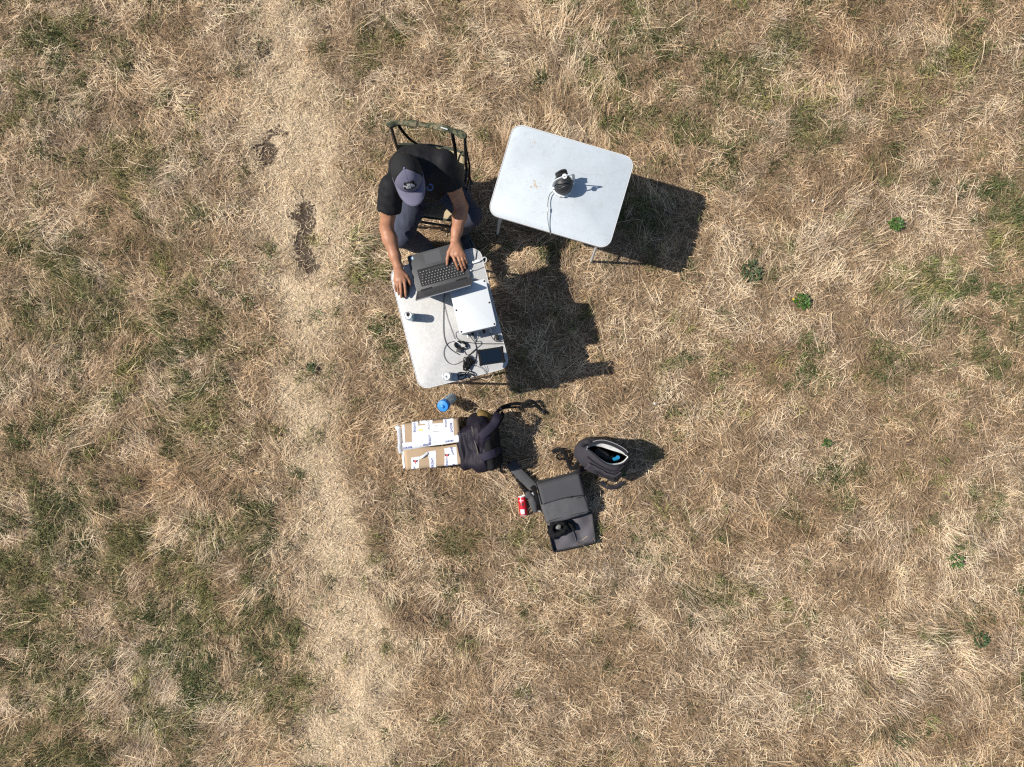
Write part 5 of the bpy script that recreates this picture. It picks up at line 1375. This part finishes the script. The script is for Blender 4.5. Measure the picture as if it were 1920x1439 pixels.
grid_patch("top_flap", lambda u, v: GW @ Vector((-.158+.316*u, .150-.150*v+.010*math.sin(math.pi*u)*v-.012*u*v, ZG+.013+.004*math.sin(3*u+1)*math.sin(2*v)-.035*max(0, .14-v)/.14-.02*max(0, abs(u-.5)-.46)/.04)), 30, 16, .006, M_BAGU, BG)
tube("flap_seam", [GW @ Vector((-.145+.29*u, .150-.150+.010*math.sin(math.pi*u)-.012*u, ZG+.017)) for u in np.linspace(0, 1, 9)], .0028, M_DKFAB, BG, 4, 6)
slab("clasp", rrect(.022, .012, .003), ZG+.015, ZG+.020, M_BLACKP, BG, .001, M=Matrix.Translation((.055, .000, 0)) @ Matrix.Rotation(R(4), 4, 'Z'))
for sx in (-1, 1): tube("body_piping", [GW @ Vector((sx*.158, .14-.28*u, ZG-.016)) for u in np.linspace(0, 1, 6)], .004, M_BAGU, BG, 3, 6)
for yv in (-.020, -.128): tube("stitch_line", [GW @ Vector((-.150+.30*u, yv+.004*math.sin(4*u), ZG+.0085-.012*abs(2*u-1)**6)) for u in np.linspace(0, 1, 9)], .0016, M_DKFAB, BG, 4, 5)
tube("flap_binding", [GW @ Vector((-.157, .145-.145*u, ZG+.013-.030*max(0, .14-u)/.14)) for u in np.linspace(0, 1, 7)], .0035, M_DKFAB, BG, 4, 6)
# folded-out panel
lc = [(1026, 983), (1110, 960), (1117, 1017), (1038, 1035)]; LZ = .06
FOOTPRINTS.append([P(x, y, 0.03) for x, y in ((1024, 978), (1108, 956), (1120, 1020), (1038, 1038))])
def lp(u, v, z): 
    a = P(*lc[0], z).lerp(P(*lc[1], z), u); b = P(*lc[3], z).lerp(P(*lc[2], z), u); return a.lerp(b, v)
def sheet(u, v):
    wv = .009*math.sin(9*u+2*v)*math.sin(5*v+u*3) + .022*max(0, .5-abs(u-.62))*math.sin(12*(u-v*.4))
    e = max(0, (v-.80)/.20); k_ = .10*(1-math.sqrt(max(0, 1-e*e))); u = k_+(1-2*k_)*u
    return lp(u, v*.985, LZ-.012+wv)
grid_patch("front_panel", sheet, 28, 22, .010, M_BAGL, BG)
ol = [lp(.0, .05, LZ-.01), lp(0, .5, LZ-.01), lp(0, .9, LZ-.01), lp(.03, .985, LZ-.01), lp(.10, 1.0, LZ-.01), lp(.5, 1.01, LZ-.01), lp(.92, 1.0, LZ-.01), lp(.99, .97, LZ-.01), lp(1.0, .9, LZ-.01), lp(1.0, .5, LZ-.01), lp(1.0, .05, LZ-.01)]
ribbon("panel_gusset", ol, .012, .040, M_BAGU, BG)
tube("panel_zip", [p+Vector((0, 0, .021)) for p in ol], .0045, M_BLKMESH, BG, 6, 7)
tube("panel_crease", [lp(.52, .45, LZ-.004), lp(.55, .7, LZ-.004), lp(.56, .96, LZ-.004)], .003, M_BAGL, BG, 4, 6)
# shoulder strap with pad
ribbon("strap_pad", [P(958, 868, .04), P(965, 878, .055), P(976, 890, .06), P(988, 902, .06), P(1000, 914, .065)], .072, .018, mat("strap_pad_grey", (.062, .062, .066), .8, .25, noise=.12, nscale=60, bump=.6, bscale=260), BG)
ribbon("strap_web", [P(997, 912, .07), P(1003, 922, .12), P(1008, 936, .13), P(1012, 946, .10)], .030, .004, M_DKFAB, BG)
ribbon("strap_web", [P(957, 868, .03), P(955, 874, .03), P(960, 884, .03), P(968, 896, .03), P(976, 909, .035), P(984, 920, .04), P(992, 929, .05)], .028, .004, M_DKFAB, BG)
tube("strap_edge", [P(955, 871, .036), P(957, 878, .036), P(963, 886, .036)], .004, M_LINING, BG, 4, 6)
q = Sdf((.05, -.98, -.01), (.26, -.74, .14), .0045); q.ell(A(P(1000, 944, .05)), (.030, .070, .030), rotm(0, 0, 15), 0); q.ell(A(P(991, 928, .05)), (.030, .026, .024), rotm(0, 0, 40), .012)
link_mesh("end_pad", q.mesh("end_pad", folds(.002, 30, 720)), MATS["strap_pad_grey"], BG)
boxm("metal_hook", (0, 0, 0), (.012, .007, .004), M_GREYMETAL, BG, .002, Matrix.Translation(P(1000, 926, .085)) @ Matrix.Rotation(R(-50), 4, 'Z'), local=False)
boxm("metal_hook", (0, 0, 0), (.008, .006, .004), M_GREYMETAL, BG, .002, Matrix.Translation(P(1012, 959, .085)) @ Matrix.Rotation(R(-20), 4, 'Z'), local=False)
ribbon("side_strap", [P(1079, 888, .165), P(1087, 882, .15), P(1098, 879, .10), P(1112, 879, .07), P(1122, 882, .05)], .036, .006, M_GREYD, BG)
# harness lying on the open panel
HN = empty("strap_harness", tuple(P(1056, 995, .06))); HN.location.z = .052; setp(HN, "black buckled harness with a grey pad lying on the bag's open panel", "harness")
q = Sdf((.22, -1.15, .03), (.52, -.92, .17), .004)
hz = .085
for pts, r in (([(1034, 992, hz), (1036, 982, hz+.02), (1046, 978, hz+.03), (1056, 981, hz+.03)], .017), ([(1034, 994, hz), (1040, 1003, hz), (1049, 1001, hz+.01), (1058, 995, hz+.015)], .019), ([(1056, 981, hz+.03), (1062, 988, hz+.02), (1066, 994, hz)], .014), ([(1066, 982, hz), (1072, 986, hz), (1076, 992, hz-.01)], .015), ([(1031, 998, hz-.01), (1039, 1007, hz-.015)], .020)):
    q.chain([A(P(*t)) for t in pts], [r]*len(pts), .006, flat=((0, 0, 1), .75))
link_mesh("harness_frame", q.mesh("harness_frame", folds(.002, 40, 740)), MATS["black_rubber"], HN)
q = Sdf((.22, -1.15, .03), (.52, -.92, .17), .004); q.ell(A(P(1047, 988, hz)), (.024, .020, .014), rotm(0, 0, 25), 0); q.ell(A(P(1064, 979, hz-.01)), (.018, .012, .012), None, 0)
link_mesh("grey_pad", q.mesh("grey_pad"), mat("pad_grey", (.14, .14, .13), .7, .3, noise=.1), HN)
slab("buckle", rrect(.016, .010, .004), 0, .003, M_WHITEP, HN, .001, M=Matrix.Translation(P(1058, 994, hz+.031)) @ Matrix.Rotation(R(25), 4, 'Z'), local=False)

# ------------------------------------------------------------------ red can lying in the grass
RC = empty("drink_can", tuple(P(980.5, 948.5, .03))); RC.location.z = .0
setp(RC, "red drink can lying on its side by the grey laptop bag", "can")
d0 = (P(978.5, 930, .033)-P(982.5, 967.5, .033)).normalized(); MR = Matrix.Translation(P(982.3, 966.5, .036)-Vector(RC.location)) @ d0.to_track_quat('Z', 'Y').to_matrix().to_4x4()
rr_ = .031; hh_ = .142
M_RED = mat("can_red", (.55, .012, .022), .28, .5, metal=.25, noise=.05, nscale=30)
bd = lathe("can_body", [(0, .005), (rr_*.7, .003), (rr_*.80, 0), (rr_*.86, .003), (rr_, .011), (rr_, hh_-.016), (rr_*.86, hh_-.005)], M_RED, RC, 40, MR)
lathe("can_rim", [(rr_*.84, hh_-.008), (rr_*.90, hh_-.006), (rr_*.90, hh_), (rr_*.84, hh_), (rr_*.82, hh_-.004), (0, hh_-.004)], MATS["can_lid_metal"], RC, 40, MR)
lathe("base_rim", [(rr_*.78, -.0006), (rr_*.84, .0006), (rr_*.88, .003)], MATS["can_lid_metal"], RC, 40, MR)
MRi = MR.to_3x3(); upl = (MRi.inverted() @ Vector((-.15, .0, 1))); phi0 = math.atan2(upl.y, upl.x)
def oncan(x, y, off=.0008): a = phi0 + x/rr_; return (Matrix.Translation(RC.location) @ MR) @ Vector(((rr_+off)*math.cos(a), (rr_+off)*math.sin(a), hh_/2+y))
def canpatch(name, x0, x1, y0, y1, mt, off=.0008): return grid_patch(name, lambda u, v: oncan(x0+(x1-x0)*u, y0+(y1-y0)*v, off), 10, 3, .0004, mt, RC)
canpatch("white_panel", -.018, .014, -.058, -.022, M_WHITEP); canpatch("dark_emblem", -.004, .004, .004, .024, M_BLKINK, .0010); canpatch("dark_emblem", -.013, -.007, .005, .023, M_BLKINK, .0010); canpatch("dark_emblem", .007, .012, .005, .023, M_BLKINK, .0010)
canpatch("white_band", -.022, .016, .036, .046, mat("pink_band", (.70, .33, .36), .35), .0008)
# ------------------------------------------------------------------ small weeds in the grass, scraps
M_WEED = mat("weed_leaf", (.050, .110, .018), .5, .35, noise=.25, nscale=40); M_WEEDD = mat("weed_leaf_dark", (.045, .078, .026), .5, .35, noise=.25, nscale=40); M_YFLOW = mat("yellow_petal", (.80, .60, .02), .5)
def weed(px, py, rad, n, lw, mt, seed, label, hgt=.07, flower=None):
    rs = random.Random(seed); g = P(px, py, .02); gz = float(ground_h(np.array([g.x]), np.array([g.y]))[0])
    t = empty("weed", (g.x, g.y, gz)); setp(t, label, "weed plant", "green weeds in the dry grass")
    V = []; F = []
    bm = bmesh.new()
    for i in range(n):
        a = rs.uniform(0, 6.283); r = rad*math.sqrt(rs.random()); base = Vector((r*math.cos(a), r*math.sin(a), hgt*(.35+.65*rs.random())*(1-.5*r/rad)))
        if i < 9: sweep_bm(bm, spline([(0, 0, -.01), tuple(base*.5+Vector((0, 0, .01))), tuple(base)], 3), circ(.0013, 5))
        d = Vector((math.cos(a+rs.gauss(0, .8)), math.sin(a+rs.gauss(0, .8)), rs.uniform(-.1, .6))).normalized(); s = d.cross(Vector((rs.gauss(0, .3), rs.gauss(0, .3), 1))).normalized(); L = lw*rs.uniform(.7, 1.4); w = L*.32
        nn = s.cross(d); b = len(V)
        V += [base, base+d*L*.35+s*w+nn*.15*L, base+d*L*.75+s*w*.75+nn*.12*L, base+d*L, base+d*L*.75-s*w*.75+nn*.12*L, base+d*L*.35-s*w+nn*.15*L, base+d*L*.5]
        F += [(b, b+1, b+6), (b+1, b+2, b+6), (b+2, b+3, b+6), (b+3, b+4, b+6), (b+4, b+5, b+6), (b+5, b, b+6)]
    st = from_bm("stems", bm, mt, t, local=True); st["kind"] = "stuff"
    lf = pydata("leaves", V, F, mt, t, local=True); lf["kind"] = "stuff"
    if flower:
        q = P(*flower, .07); fv = []; ff = []
        for k in range(8):
            a = k*math.pi/4; b = len(fv); fv += [(0, 0, 0), (.006*math.cos(a-.3), .006*math.sin(a-.3), .003), (.009*math.cos(a), .009*math.sin(a), .002), (.006*math.cos(a+.3), .006*math.sin(a+.3), .003)]; ff.append((b, b+1, b+2, b+3))
        pydata("flower", [Vector(v)+Vector((q.x-g.x, q.y-g.y, .07)) for v in fv], ff, M_YFLOW, t, local=True)
weed(1682, 419, .040, 90, .020, M_WEED, 1, "compact bright green weed in a gap near the bent pale straw")
weed(1504, 566, .050, 110, .021, M_WEED, 2, "bright green leafy weed with one yellow flower", flower=(1488, 561))
weed(1410, 508, .075, 150, .018, M_WEEDD, 3, "wide dark green weed mat between the table shadow and the flowering weed")
weed(1790, 1052, .045, 60, .022, M_WEED, 4, "small green weed in pale straw with yellowing lower leaf")
weed(1838, 1200, .05, 60, .02, M_WEEDD, 5, "narrow dark green weed beside yellowed leaves")
weed(1550, 830, .025, 26, .018, M_WEED, 6, "tiny pale green seedling alone in the dry grass")
weed(1163, 886, .03, 30, .02, M_WEED, 7, "small green sprig beside the open charcoal backpack")
weed(585, 690, .035, 40, .016, M_WEEDD, 8, "small dark weed on the pale trodden track")
M_SCRAP = mat("white_scrap", (.75, .75, .73), .6)
for px, py, sz, lb in ((1525.5, 375.5, .008, "tiny white paper scrap lying in open brown grass"), (1228, 757, .008, "small crumpled white scrap between the table shadow and the backpack")):
    g = P(px, py, .05); o = pydata("paper_scrap", [(-sz, -sz*.6, 0), (sz*.8, -sz, .004), (sz, sz*.7, 0), (-sz*.5, sz, .006), (0, 0, .008)], [(0, 1, 4), (1, 2, 4), (2, 3, 4), (3, 0, 4)], M_SCRAP, smooth=False)
    o.location = (g.x, g.y, .035); setp(o, lb, "scrap", "litter scraps")
build_ground()
build_grass()
build_far_grass()
